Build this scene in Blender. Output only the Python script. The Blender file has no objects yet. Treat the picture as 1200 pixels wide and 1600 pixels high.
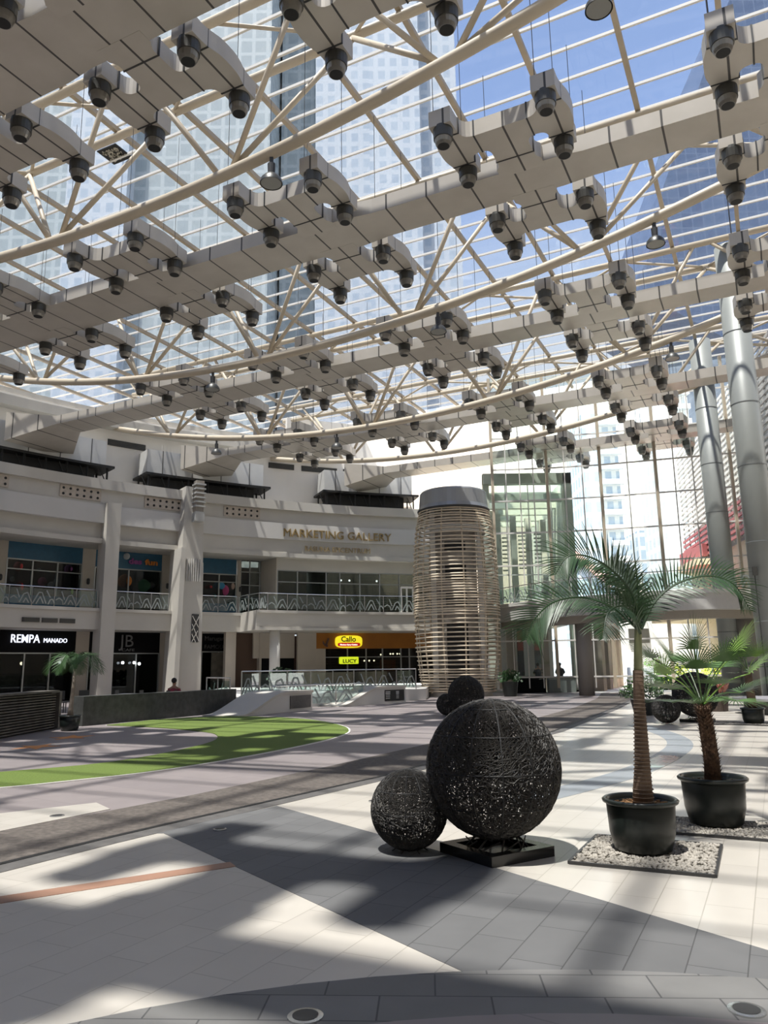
import bpy, bmesh, math, random
from math import sin, cos, pi, radians, sqrt, atan2
from mathutils import Vector, Matrix
from mathutils.geometry import tessellate_polygon
random.seed(7)
S = bpy.context.scene
COL = S.collection

# ------------------------------------------------------------------ camera
PITCH, ROLL, FPX = radians(11.5), radians(-0.8), 1200.0
cam = bpy.data.cameras.new('camera'); camo = bpy.data.objects.new('camera', cam); COL.objects.link(camo)
f_ = Vector((0, cos(PITCH), sin(PITCH))); u0 = Vector((0, -sin(PITCH), cos(PITCH))); r0 = Vector((1, 0, 0))
rt = r0*cos(ROLL) + u0*sin(ROLL); up = -r0*sin(ROLL) + u0*cos(ROLL)
M = Matrix((rt, up, -f_)).transposed().to_4x4(); M.translation = (0, 0, 1.6)
camo.matrix_world = M
cam.sensor_fit = 'VERTICAL'; cam.sensor_height = 32.0; cam.lens = 32.0*FPX/1600.0
cam.clip_end = 2000
S.camera = camo

# ------------------------------------------------------------------ world, sun, exposure
w = bpy.data.worlds.new('sky'); S.world = w; w.use_nodes = True
nt = w.node_tree; nt.nodes.clear()
out = nt.nodes.new('ShaderNodeOutputWorld'); bg = nt.nodes.new('ShaderNodeBackground')
tc = nt.nodes.new('ShaderNodeTexCoord'); sx = nt.nodes.new('ShaderNodeSeparateXYZ'); cr = nt.nodes.new('ShaderNodeValToRGB')
nt.links.new(tc.outputs['Generated'], sx.inputs[0]); nt.links.new(sx.outputs['Z'], cr.inputs[0])
nt.links.new(cr.outputs[0], bg.inputs[0]); nt.links.new(bg.outputs[0], out.inputs[0])
e = cr.color_ramp.elements
e[0].position = 0.0; e[0].color = (1, .94, .84, 1)
e[1].position = 1.0; e[1].color = (.33, .43, .68, 1)
for p, c in ((.30, (1, .95, .86, 1)), (.42, (.72, .79, .90, 1)), (.58, (.40, .54, .86, 1))):
    k = e.new(p); k.color = c
bg.inputs[1].default_value = 2.7
sun = bpy.data.lights.new('sun', 'SUN'); sun.energy = 23.0; sun.angle = radians(.9); sun.color = (1, .89, .76)
suno = bpy.data.objects.new('sun', sun); COL.objects.link(suno)
suno.rotation_euler = Vector((.20, .26, -1)).to_track_quat('-Z', 'Y').to_euler()
vs = S.view_settings
vs.view_transform = 'Standard'; vs.look = 'None'; vs.gamma = 1; vs.use_curve_mapping = False; vs.exposure = 0.05
try:
    S.cycles.transparent_max_bounces = 24; S.cycles.max_bounces = 8; S.cycles.sample_clamp_indirect = 6
except Exception: pass

# ------------------------------------------------------------------ materials
MT = {}
def mat(name, col, rough=.7, metal=0.0, var=0.0, vs_=4.0, emit=0, bump=0.0, bs=30.0, spec=None):
    if name in MT: return MT[name]
    m = bpy.data.materials.new(name); m.use_nodes = True; n = m.node_tree; b = n.nodes['Principled BSDF']
    b.inputs['Base Color'].default_value = (*col, 1); b.inputs['Roughness'].default_value = rough
    b.inputs['Metallic'].default_value = metal
    if spec is not None: b.inputs['Specular IOR Level'].default_value = spec
    if emit:
        b.inputs['Emission Color'].default_value = (*col, 1); b.inputs['Emission Strength'].default_value = emit
    t = n.nodes.new('ShaderNodeTexCoord')
    if var:
        nz = n.nodes.new('ShaderNodeTexNoise'); nz.inputs['Scale'].default_value = vs_; nz.inputs['Detail'].default_value = 5
        r = n.nodes.new('ShaderNodeValToRGB'); r.color_ramp.elements[0].position = .3; r.color_ramp.elements[1].position = .7
        r.color_ramp.elements[0].color = (*[max(0, c*(1-var)) for c in col], 1); r.color_ramp.elements[1].color = (*[min(1, c*(1+var)) for c in col], 1)
        n.links.new(t.outputs['Object'], nz.inputs[0]); n.links.new(nz.outputs[0], r.inputs[0]); n.links.new(r.outputs[0], b.inputs['Base Color'])
    if bump:
        nb = n.nodes.new('ShaderNodeTexNoise'); nb.inputs['Scale'].default_value = bs
        bp = n.nodes.new('ShaderNodeBump'); bp.inputs['Strength'].default_value = bump; bp.inputs['Distance'].default_value = .01
        n.links.new(t.outputs['Object'], nb.inputs[0]); n.links.new(nb.outputs[0], bp.inputs['Height']); n.links.new(bp.outputs[0], b.inputs['Normal'])
    MT[name] = m; return m

def glass(name, tint, refl=.08, rough=.0):
    if name in MT: return MT[name]
    m = bpy.data.materials.new(name); m.use_nodes = True; n = m.node_tree; n.nodes.clear()
    o = n.nodes.new('ShaderNodeOutputMaterial'); mx = n.nodes.new('ShaderNodeMixShader')
    t = n.nodes.new('ShaderNodeBsdfTransparent'); g = n.nodes.new('ShaderNodeBsdfGlossy')
    t.inputs[0].default_value = (*tint, 1); g.inputs[0].default_value = (.9, .95, 1, 1); g.inputs['Roughness'].default_value = rough
    mx.inputs[0].default_value = refl
    n.links.new(t.outputs[0], mx.inputs[1]); n.links.new(g.outputs[0], mx.inputs[2]); n.links.new(mx.outputs[0], o.inputs[0])
    MT[name] = m; return m

def brickmat(name, c1, c2, mortar, bw, bh, ang=0, rough=.4, msize=.01, vertical=False, offset=.5, metal=0, noise=.06, coat=0, bias=0):
    """tiles / window grids. horizontal: uses object x,y turned by ang; vertical: uses (x+y, z)"""
    if name in MT: return MT[name]
    m = bpy.data.materials.new(name); m.use_nodes = True; n = m.node_tree; b = n.nodes['Principled BSDF']
    t = n.nodes.new('ShaderNodeTexCoord')
    br = n.nodes.new('ShaderNodeTexBrick'); br.offset = offset
    br.inputs['Scale'].default_value = 1; br.inputs['Brick Width'].default_value = bw; br.inputs['Row Height'].default_value = bh
    br.inputs['Mortar Size'].default_value = msize; br.inputs['Mortar Smooth'].default_value = .1; br.inputs['Bias'].default_value = bias
    br.inputs['Color1'].default_value = (*c1, 1); br.inputs['Color2'].default_value = (*c2, 1); br.inputs['Mortar'].default_value = (*mortar, 1)
    if vertical:
        s = n.nodes.new('ShaderNodeSeparateXYZ'); a = n.nodes.new('ShaderNodeMath'); a.operation = 'ADD'; c = n.nodes.new('ShaderNodeCombineXYZ')
        n.links.new(t.outputs['Object'], s.inputs[0]); n.links.new(s.outputs[0], a.inputs[0]); n.links.new(s.outputs[1], a.inputs[1])
        n.links.new(a.outputs[0], c.inputs[0]); n.links.new(s.outputs[2], c.inputs[1]); n.links.new(c.outputs[0], br.inputs[0])
    else:
        mp = n.nodes.new('ShaderNodeMapping'); mp.inputs['Rotation'].default_value = (0, 0, ang)
        n.links.new(t.outputs['Object'], mp.inputs[0]); n.links.new(mp.outputs[0], br.inputs[0])
    nz = n.nodes.new('ShaderNodeTexNoise'); nz.inputs['Scale'].default_value = 3; nz.inputs['Detail'].default_value = 6
    mx = n.nodes.new('ShaderNodeMix'); mx.data_type = 'RGBA'; mx.blend_type = 'MULTIPLY'; mx.inputs[0].default_value = 1
    r = n.nodes.new('ShaderNodeValToRGB'); r.color_ramp.elements[0].color = (1-noise*2,)*3+(1,); r.color_ramp.elements[1].color = (1, 1, 1, 1)
    n.links.new(t.outputs['Object'], nz.inputs[0]); n.links.new(nz.outputs[0], r.inputs[0])
    n.links.new(br.outputs[0], mx.inputs[6]); n.links.new(r.outputs[0], mx.inputs[7]); n.links.new(mx.outputs[2], b.inputs['Base Color'])
    b.inputs['Roughness'].default_value = rough; b.inputs['Metallic'].default_value = metal
    MT[name] = m; return m

def ductmat():
    m = bpy.data.materials.new('galvanised_duct'); m.use_nodes = True; n = m.node_tree; b = n.nodes['Principled BSDF']
    t = n.nodes.new('ShaderNodeTexCoord'); s = n.nodes.new('ShaderNodeSeparateXYZ')
    n.links.new(t.outputs['Object'], s.inputs[0])
    def md(k, off):
        a = n.nodes.new('ShaderNodeMath'); a.operation = 'ADD'; a.inputs[1].default_value = off
        q = n.nodes.new('ShaderNodeMath'); q.operation = 'FLOORED_MODULO'; q.inputs[1].default_value = 1.3
        c = n.nodes.new('ShaderNodeMath'); c.operation = 'LESS_THAN'; c.inputs[1].default_value = .055
        n.links.new(s.outputs[k], a.inputs[0]); n.links.new(a.outputs[0], q.inputs[0]); n.links.new(q.outputs[0], c.inputs[0]); return c
    c = md(0, 100.05)
    nz = n.nodes.new('ShaderNodeTexNoise'); nz.inputs['Scale'].default_value = 1.2; nz.inputs['Detail'].default_value = 4
    r = n.nodes.new('ShaderNodeValToRGB'); r.color_ramp.elements[0].color = (.43, .395, .34, 1); r.color_ramp.elements[1].color = (.58, .54, .48, 1)
    n.links.new(t.outputs['Object'], nz.inputs[0]); n.links.new(nz.outputs[0], r.inputs[0])
    mx = n.nodes.new('ShaderNodeMix'); mx.data_type = 'RGBA'; mx.inputs[7].default_value = (.07, .065, .06, 1)
    n.links.new(c.outputs[0], mx.inputs[0]); n.links.new(r.outputs[0], mx.inputs[6]); n.links.new(mx.outputs[2], b.inputs['Base Color'])
    b.inputs['Metallic'].default_value = .2; b.inputs['Roughness'].default_value = .4
    return m
MDUCT = ductmat()
CREAM = mat('cream_paint', (.51, .485, .435), .8, var=.05, vs_=.6)
WHITE = mat('white_paint', (.57, .555, .525), .8, var=.04, vs_=.5)
BEIGE = mat('beige_wall', (.50, .45, .38), .85, var=.06, vs_=.8)
SOFF = mat('soffit', (.55, .52, .47), .9)
TAN = mat('tan_steel', (.53, .455, .345), .5, var=.06, vs_=.7)
OFFW = mat('offwhite_steel', (.72, .70, .66), .45)
STEELG = mat('grey_steel_column', (.27, .285, .27), .45, metal=.1, var=.05, vs_=.8)
DARK = mat('dark_metal', (.055, .055, .055), .45, metal=.3)
DGREY = mat('nozzle_grey', (.08, .08, .075), .4, metal=.5)
RING = mat('nozzle_ring', (.27, .26, .24), .3, metal=.8)
BLACK = mat('black', (.008, .008, .008), .6)
BLK2 = mat('black_fascia', (.006, .006, .007), .8, spec=.15)
CHROME = mat('stainless', (.62, .63, .63), .25, metal=.9)
GROOF = glass('roof_glass', (.53, .555, .585), .02, .02)
GWALL = glass('curtain_glass', (.90, .94, .93), .05)
GRAIL = glass('rail_glass', (.80, .88, .86), .10)
GDARK = glass('shop_glass', (.36, .38, .36), .025)
ETCH = mat('etched_white', (.26, .29, .28), .6)

# ------------------------------------------------------------------ mesh builder
class MB:
    def __init__(s): s.v = []; s.f = []
    def add(s, v, f):
        o = len(s.v); s.v += [tuple(p) for p in v]; s.f += [tuple(i+o for i in q) for q in f]; return s
    def box(s, c, d, rz=0, taper=None):
        x, y, z = d[0]/2, d[1]/2, d[2]/2; cr_, sr = cos(rz), sin(rz); vv = []
        for dz in (-z, z):
            k = 1 if (taper is None or dz < 0) else taper
            for dx, dy in ((-x, -y), (x, -y), (x, y), (-x, y)):
                dx *= k; dy *= k
                vv.append((c[0]+dx*cr_-dy*sr, c[1]+dx*sr+dy*cr_, c[2]+dz))
        return s.add(vv, [(3, 2, 1, 0), (4, 5, 6, 7), (0, 1, 5, 4), (1, 2, 6, 5), (2, 3, 7, 6), (3, 0, 4, 7)])
    def bx(s, x0, x1, y0, y1, z0, z1): return s.box(((x0+x1)/2, (y0+y1)/2, (z0+z1)/2), (abs(x1-x0), abs(y1-y0), abs(z1-z0)))
    def beam(s, a, b, w_, h):       # rectangular bar between two points
        a = Vector(a); b = Vector(b); d = (b-a).normalized(); q = Vector((0, 0, 1)) if abs(d.z) < .95 else Vector((1, 0, 0))
        l = d.cross(q).normalized(); u_ = l.cross(d).normalized(); vv = []
        for p in (a, b):
            for i, j in ((-1, -1), (1, -1), (1, 1), (-1, 1)): vv.append(p + l*(i*w_/2) + u_*(j*h/2))
        return s.add(vv, [(0, 1, 2, 3), (7, 6, 5, 4), (0, 4, 5, 1), (1, 5, 6, 2), (2, 6, 7, 3), (3, 7, 4, 0)])
    def tube(s, pts, r, n=8, closed=False, cap=True):
        P = [Vector(p) for p in pts]; N = len(P); R_ = r if isinstance(r, (list, tuple)) else [r]*N
        vv = []; prev = None
        for i in range(N):
            if closed: d = P[(i+1) % N]-P[i-1]
            else: d = P[min(i+1, N-1)]-P[max(i-1, 0)]
            if d.length < 1e-9: d = Vector((0, 0, 1))
            d.normalize()
            if prev is None:
                q = Vector((0, 0, 1)) if abs(d.z) < .9 else Vector((1, 0, 0)); a = d.cross(q).normalized()
            else:
                a = prev - d*prev.dot(d)
                a = a.normalized() if a.length > 1e-6 else d.orthogonal().normalized()
            prev = a; b = d.cross(a)
            for k in range(n):
                t = 2*pi*k/n; vv.append(P[i] + (a*cos(t)+b*sin(t))*R_[i])
        ff = []
        for i in range(N if closed else N-1):
            j = (i+1) % N
            for k in range(n): ff.append((i*n+k, i*n+(k+1) % n, j*n+(k+1) % n, j*n+k))
        if cap and not closed: ff.append(tuple(range(n-1, -1, -1))); ff.append(tuple((N-1)*n+k for k in range(n)))
        return s.add(vv, ff)
    def lathe(s, prof, c=(0, 0, 0), n=24, a0=0, capb=True, capt=True):
        vv = []; ff = []
        for r, z in prof:
            for k in range(n):
                t = a0+2*pi*k/n; vv.append((c[0]+r*cos(t), c[1]+r*sin(t), c[2]+z))
        for i in range(len(prof)-1):
            for k in range(n): ff.append((i*n+k, i*n+(k+1) % n, (i+1)*n+(k+1) % n, (i+1)*n+k))
        if capb: ff.append(tuple(range(n-1, -1, -1)))
        if capt: ff.append(tuple((len(prof)-1)*n+k for k in range(n)))
        return s.add(vv, ff)
    def prism(s, poly, z0, z1):
        n = len(poly); A = sum(poly[i][0]*poly[(i+1) % n][1]-poly[(i+1) % n][0]*poly[i][1] for i in range(n))
        if A < 0: poly = poly[::-1]
        tr = tessellate_polygon([[Vector((p[0], p[1], 0)) for p in poly]])
        vv = [(p[0], p[1], z0) for p in poly] + [(p[0], p[1], z1) for p in poly]; ff = []
        for t in tr:
            a, b, c = [Vector(poly[i]) for i in t]
            cw = (b-a).cross(c-a) if False else ((b[0]-a[0])*(c[1]-a[1])-(b[1]-a[1])*(c[0]-a[0]))
            t = t if cw > 0 else (t[0], t[2], t[1])
            ff.append(tuple(i+n for i in t)); ff.append((t[2], t[1], t[0]))
        for i in range(n): j = (i+1) % n; ff.append((i, j, j+n, i+n))
        return s.add(vv, ff)
    def ball(s, c, r, n=12, m=8, sc=(1, 1, 1)):
        prof = [(max(1e-4, r*sin(pi*i/m)), -r*cos(pi*i/m)) for i in range(m+1)]
        o = len(s.v); s.lathe(prof, (0, 0, 0), n)
        for i in range(o, len(s.v)):
            p = s.v[i]; s.v[i] = (c[0]+p[0]*sc[0], c[1]+p[1]*sc[1], c[2]+p[2]*sc[2])
        return s
    def xf(s, fn): s.v = [tuple(fn(Vector(p))) for p in s.v]; return s

def mesh(mb, name, smooth=False, off=None):
    m = bpy.data.meshes.new(name)
    v = mb.v if off is None else [(p[0]-off[0], p[1]-off[1], p[2]-off[2]) for p in mb.v]
    m.from_pydata(v, [], mb.f); m.update()
    if smooth: m.polygons.foreach_set('use_smooth', [True]*len(m.polygons))
    return m
def tag(o, label=None, cat=None, group=None, kind=None):
    if label: o['label'] = label
    if cat: o['category'] = cat
    if group: o['group'] = group
    if kind: o['kind'] = kind
    return o
def obj(name, mb, m, parent=None, smooth=False, loc=(0, 0, 0), label=None, kind=None, off=None):
    d = mesh(mb, name, smooth, off); d.materials.append(m)
    o = bpy.data.objects.new(name, d); COL.objects.link(o); o.location = loc
    if parent: o.parent = parent
    if label: o['label'] = label
    if kind: o['kind'] = kind
    return o
def multi(name, lst, parent=None, off=None, loc=(0, 0, 0)):
    V_ = []; F_ = []; MI = []; d = bpy.data.meshes.new(name)
    for i, (q, m_) in enumerate(lst):
        o_ = len(V_); V_ += [tuple(p[k]-(off[k] if off else 0) for k in range(3)) for p in q.v]; F_ += [tuple(k+o_ for k in f) for f in q.f]; MI += [i]*len(q.f); d.materials.append(m_)
    d.from_pydata(V_, [], F_); d.polygons.foreach_set('material_index', MI); d.update()
    if parent == 'mesh': return d
    o = bpy.data.objects.new(name, d); COL.objects.link(o); o.location = loc
    if parent: o.parent = parent
    return o
def struct(name, mb, m, smooth=False): return tag(obj(name, mb, m, smooth=smooth), kind='structure')
def thing(name, label, cat, loc=(0, 0, 0), rz=0, group=None):
    o = bpy.data.objects.new(name, None); o.empty_display_size = .2; COL.objects.link(o)
    o.location = loc; o.rotation_euler = (0, 0, rz); return tag(o, label, cat, group)
def base_of(mbs):
    xs = [p[0] for m in mbs for p in m.v]; ys = [p[1] for m in mbs for p in m.v]; zs = [p[2] for m in mbs for p in m.v]
    return ((min(xs)+max(xs))/2, (min(ys)+max(ys))/2, min(zs))
def single(name, mb, m, label, cat, group=None, smooth=False):
    b = base_of([mb]); return tag(obj(name, mb, m, loc=b, off=b, smooth=smooth), label, cat, group)
def assemble(name, label, cat, parts, group=None):
    """parts: [(name, mb, mat, {opts}, [subparts])] in world coordinates"""
    b = base_of([p[1] for p in parts]); r = thing(name, label, cat, b, group=group)
    for p in parts:
        o_ = p[3] if len(p) > 3 else {}
        po = obj(p[0], p[1], p[2], r, off=b, **o_)
        for q in (p[4] if len(p) > 4 else []):
            obj(q[0], q[1], q[2], po, off=b, **(q[3] if len(q) > 3 else {}))
    return r
def copy_tree(o, parent=None):
    c = o.copy(); COL.objects.link(c); c.parent = parent
    if parent is not None: c.matrix_parent_inverse = o.matrix_parent_inverse
    for ch in list(o.children): copy_tree(ch, c)
    return c
def textmb(s, size, depth=.03, bold=0.0, align='LEFT', sx=1.0):
    cu = bpy.data.curves.new('t', 'FONT'); cu.body = s; cu.size = size; cu.extrude = depth/2; cu.offset = bold; cu.align_x = align; cu.resolution_u = 3
    o = bpy.data.objects.new('t', cu); COL.objects.link(o)
    me = o.to_mesh(); mb = MB(); mb.add([(v.co.x*sx, v.co.y, v.co.z) for v in me.vertices], [tuple(p.vertices) for p in me.polygons])
    o.to_mesh_clear(); bpy.data.objects.remove(o); bpy.data.curves.remove(cu); return mb
def catmull(P, n):
    P = [Vector(p) for p in P]; Q = [P[0]*2-P[1]]+P+[P[-1]*2-P[-2]]; out_ = []
    segs = len(P)-1
    for i in range(n+1):
        t = i/n*segs; k = min(int(t), segs-1); t -= k; a, b, c, d = Q[k:k+4]
        out_.append(.5*((2*b)+(c-a)*t+(2*a-5*b+4*c-d)*t*t+(3*b-a-3*c+d)*t**3))
    return out_

# ------------------------------------------------------------------ grids
TH = radians(26.5)
U = Vector((cos(TH), -sin(TH), 0)); V = Vector((sin(TH), cos(TH), 0))
def UV(u, v, z=0): return U*u+V*v+Vector((0, 0, z))
CX, CY, RR = 12.5, 12.3, 43.3
def FP(a, d, z):
    t = radians(a); return Vector((CX-(RR-d)*sin(t), CY+(RR-d)*cos(t), z))
def arcbox(mb, a0, a1, d0, d1, z0, z1, step=1.5):
    n = max(1, int(abs(a1-a0)/step)); poly = []
    for i in range(n+1): p = FP(a0+(a1-a0)*i/n, d0, 0); poly.append((p.x, p.y))
    for i in range(n, -1, -1): p = FP(a0+(a1-a0)*i/n, d1, 0); poly.append((p.x, p.y))
    return mb.prism(poly, z0, z1)
def arctext(s, size, a, d, z, depth=.06, bold=0, sx=1.0):
    t = textmb(s, size, depth, bold, sx=sx)
    return t.xf(lambda p: FP(a-math.degrees(p.x/RR), d+p.z, z+p.y))
def arcw(s, size, bold=0, sx=1.0):
    t = textmb(s, size, .05, bold, sx=sx); return max(p[0] for p in t.v)-min(p[0] for p in t.v)

# ------------------------------------------------------------------ floor
TILE = brickmat('beige_tile', (.54, .505, .45), (.575, .54, .48), (.40, .37, .32), .6, .3, radians(-63.5), .28, .004)
GRAN = brickmat('grey_granite', (.135, .136, .136), (.152, .153, .153), (.075, .075, .075), .6, .3, radians(-63.5), .75, .004, noise=.12)
GRAN2 = brickmat('light_granite', (.19, .188, .18), (.22, .217, .21), (.09, .09, .09), .55, .28, radians(3), .75, .005, noise=.15)
PINK = brickmat('pink_paving', (.245, .215, .215), (.285, .25, .245), (.20, .18, .18), 1.2, .6, radians(35), .5, .006, noise=.1)
STRIPE = mat('terracotta_strip', (.30, .17, .115), .55, var=.08)
BAND = mat('brown_asphalt_band', (.105, .090, .078), .8, var=.35, vs_=14, bump=.5, bs=60)
CURB = mat('dark_kerb', (.10, .095, .09), .7, var=.2, vs_=8)
TURF = mat('artificial_turf', (.12, .175, .032), .95, var=.25, vs_=40, bump=.8, bs=180)
struct('floor', MB().bx(-60, 70, -20, 130, -.3, 0), PINK)
def patch(pts, z, m, z0=-.01): return struct('floor', MB().prism(pts, z0, z), m)
rail = [(-7.6, -.4), (-5.0, 4.1), (-3.34, 7.05), (-2.84, 7.94), (-2.25, 8.89), (-.06, 12.24), (.67, 13.68), (4.1, 19.84), (8.2, 29.2), (12.97, 40.83), (15.2, 46.0)]
patch(rail + [(32, 42), (32, -8), (-7.6, -8)], .004, TILE)
btop = [(-8.3, 1.0), (-4.01, 8.41), (-2.57, 10.6), (-.95, 13.51), (.84, 17.02), (4.2, 23.8), (7.43, 31.08), (10.4, 39.0), (12.6, 46.3)]
patch(btop + rail[::-1][:-1] + [(-7.6, -.4)], .006, BAND)
def offset(L, d):
    o_ = []
    for i in range(len(L)):
        a = Vector(L[max(i-1, 0)]); b = Vector(L[min(i+1, len(L)-1)]); t = (b-a).normalized(); o_.append((L[i][0]+t.y*d, L[i][1]-t.x*d))
    return o_
patch(rail[:-1] + offset(rail, .30)[:-1][::-1], .008, CURB)
patch(offset(rail, .0)[:-1] + offset(rail, .07)[:-1][::-1], .012, BLACK)
patch([(-4.51, 9.44), (-3.64, 10.1), (-3.3, 9.63), (-4.01, 8.41), (-6.4, 4.3), (-7.1, 5.4)], .009, TILE)
patch([(-2.42, 8.2), (-2.26, 8.2), (.39, 4.51), (1.3, 3.2), (4.2, 1.8), (2.14, 4.76), (.52, 7.17), (-1.33, 9.69)], .007, GRAN)
patch([(-2.84, 6.05), (-1.35, 6.98), (-1.27, 6.83), (-2.76, 5.87), (-4.6, 4.72), (-4.7, 4.9)], .0075, STRIPE)
def disc(c, r, n=72): return [(c[0]+r*cos(2*pi*i/n), c[1]+r*sin(2*pi*i/n)) for i in range(n)]
patch(disc((.7, .02), 4.5), .010, GRAN2); patch(disc((.7, .02), 3.96), .013, PINK)
sb = [(1.7, 9.5), (2.9, 10.81), (3.99, 12.18), (5.23, 14.18), (6.2, 16.2), (6.75, 18.4), (7.0, 21.5)]
sbs = [(p.x, p.y) for p in catmull([(*p, 0) for p in sb], 24)]
patch(sbs + offset(sbs, -.5)[::-1], .007, mat('blue_grey_stone_band', (.24, .26, .28), .4, var=.1))
g3 = sbs[9:13]; patch(g3 + offset(g3, -.42)[::-1], .009, mat('glass_floor_strip', (.30, .42, .40), .15, var=.2, vs_=9))
to = [(-8.57, 24.3), (-7.72, 26.6), (-6.6, 27.7), (-5.27, 27.86), (-3.07, 26.34), (-1.9, 24.4), (-1.2, 22.3), (-1.0, 20.72), (-1.1, 19.5), (-1.5, 17.9), (-2.52, 15.36), (-3.72, 13.15), (-4.83, 12.03), (-5.51, 11.47), (-7.5, 10.3)]
ti = [(-8.3, 12.0), (-6.36, 13.19), (-5.15, 14.16), (-4.5, 15.5), (-4.1, 17.2), (-4.0, 18.4), (-4.15, 19.52), (-4.5, 20.6), (-5.08, 21.42), (-6.3, 22.7), (-7.75, 23.78)]
def rnd(L, k=3): return [(p.x, p.y) for p in catmull([(*p, 0) for p in L], len(L)*k)]
patch(rnd(to)+rnd(ti), .022, TURF)
bo = rnd(to); patch(bo + offset(bo, -.05)[::-1], .018, OFFW)
# painted orange stars on the paving
ORG = mat('orange_floor_paint', (.62, .25, .07), .6)
def star(cx, cy, r, a):
    P = []
    for i in range(10): q = r if i % 2 == 0 else r*.4; t = a+pi*i/5; P.append((cx+q*cos(t), cy+q*1.3*sin(t)))
    return P
for i, (x, y, r, a, lb) in enumerate(((-7.77, 17.68, .5, .2, 'orange star painted on paving, nearer of two by slatted screen'), (-7.97, 20.12, .55, .7, 'orange star painted on paving, farther of two near palm pot'))):
    single('floor_star', MB().prism(star(x, y, r, a), .0, .006), ORG, lb, 'floor marking')
# floor lamps and drain covers
for (x, y, r, lb) in ((-1.72, 8.32, .07, 'round recessed floor light in grey granite near dark band'), (-.40, 3.98, .085, 'round recessed floor light in foreground grey arc'),
                      (1.66, 3.98, .085, 'round recessed floor light at lower right corner'), (-.17, 9.9, .07, 'round recessed floor light on beige tiles beside small mesh sphere'), (-3.75, 9.2, .08, 'round recessed floor light on beige patch left of brown band')):
    t = thing('floor_light', lb, 'floor light', (x, y, .004), group='recessed floor lights')
    obj('rim', MB().lathe([(r, 0), (r, .014), (r*.8, .016)], n=20), CHROME, t); obj('lens', MB().lathe([(r*.72, 0), (r*.72, .018)], n=16), DARK, t)
# car-turning arrow marks are absent; terrace plinth
plin = [(-5.9, 31.3), (-1.4, 36.4), (.9, 38.9), (2.0, 40.4), (2.6, 46.5), (2.6, 51.5), (-10.2, 49.0), (-9.6, 42.0)]
struct('floor', MB().prism(plin, 0, .55), WHITE)

# ------------------------------------------------------------------ curved facade (left wall)
A1 = 105
def band(z0, z1, d0, d1, m=CREAM, a0=6.0, a1=A1): mb = MB(); arcbox(mb, a0, a1, d0, d1, z0, z1); return struct('wall_left', mb, m)
band(12.2, 12.80, -.8, .22); band(11.3, 12.2, -.8, 0); band(10.2, 11.3, -.8, .10, WHITE)
band(9.28, 10.2, -.8, -.28, CREAM, 34.5, A1); band(9.28, 10.2, -.8, -.02, CREAM, 6, 34.5); band(9.0, 9.28, -3.0, .04)
band(4.0, 5.2, -2.9, .15, CREAM, 30.3, A1); band(5.02, 5.2, .15, .24, CREAM, 30.3, A1)
band(4.0, 5.2, -2.9, 3.0, CREAM, 8.0, 30.35); band(5.04, 5.2, 3.0, 3.12, CREAM, 8, 30.4); band(4.0, 4.15, 3.0, 3.08, CREAM, 8, 30.4)
# shop level back walls, with openings left between piers
band(0, 4.0, -6.5, -6.2, BLACK, 24, A1); band(5.2, 9.0, -6.5, -6.2, BLACK, 24, A1)  # painted black for the shade deep inside the shops
UPO = [(54.2, 48.6), (47.7, 42.3), (41.3, 36.0), (32.6, 29.5)]         # upper shop openings
def piers(z0, z1, opens, dd, m, a0=29.3, a1=A1):
    edges = [a1] + [x for o_ in opens for x in o_] + [a0]
    for i in range(0, len(edges), 2):
        mb = MB(); arcbox(mb, edges[i+1], edges[i], dd-.4, dd, z0, z1); struct('wall_left', mb, m)
piers(5.2, 9.0, UPO, -2.5, BEIGE, 29.2); piers(0, 4.0, [(54.2, 48.6), (47.8, 42.4), (41.4, 35.9), (32.4, 29.5)], -2.5, BEIGE, 26.5)
# left big opening of the gallery: glazed return and front
band(8.2, 9.0, -.8, -.5, CREAM, 8, 26.8)
mb = MB(); p0 = FP(26.8, -.5, 0); p1 = FP(27.4, -3.0, 0); mb.beam((p0.x, p0.y, 7.1), (p1.x, p1.y, 7.1), .12, 3.8); struct('wall_left', mb, BEIGE)
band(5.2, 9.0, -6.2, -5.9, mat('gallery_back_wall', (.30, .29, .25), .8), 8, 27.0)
# upper setback wall
UWALL = mat('upper_wall_paint', (.70, .67, .62), .85, var=.04, vs_=.4)
mb = MB(); arcbox(mb, 25, A1, -3.4, -3.0, 12.2, 17.9); struct('wall_left', mb, UWALL)
mb = MB(); arcbox(mb, 5.8, 25, -3.4, -3.0, 9.0, 19.9); struct('wall_left', mb, UWALL)
mb = MB(); arcbox(mb, 20, A1, -3.05, -2.2, 16.9, 17.5); struct('wall_left', mb, CREAM)
mb = MB(); arcbox(mb, 5.8, A1, -3.0, -.8, 12.2, 12.5); struct('wall_left', mb, SOFF)
mb = MB(); arcbox(mb, 5.5, 6.0, -3.4, .2, 0, 19.9); struct('wall_left', mb, UWALL)
# top closing slab above the setback wall, to the roof edge
mb = MB(); arcbox(mb, 25, A1, -9, -3.2, 18.28, 18.0); struct('wall_left', mb, CREAM)

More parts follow.
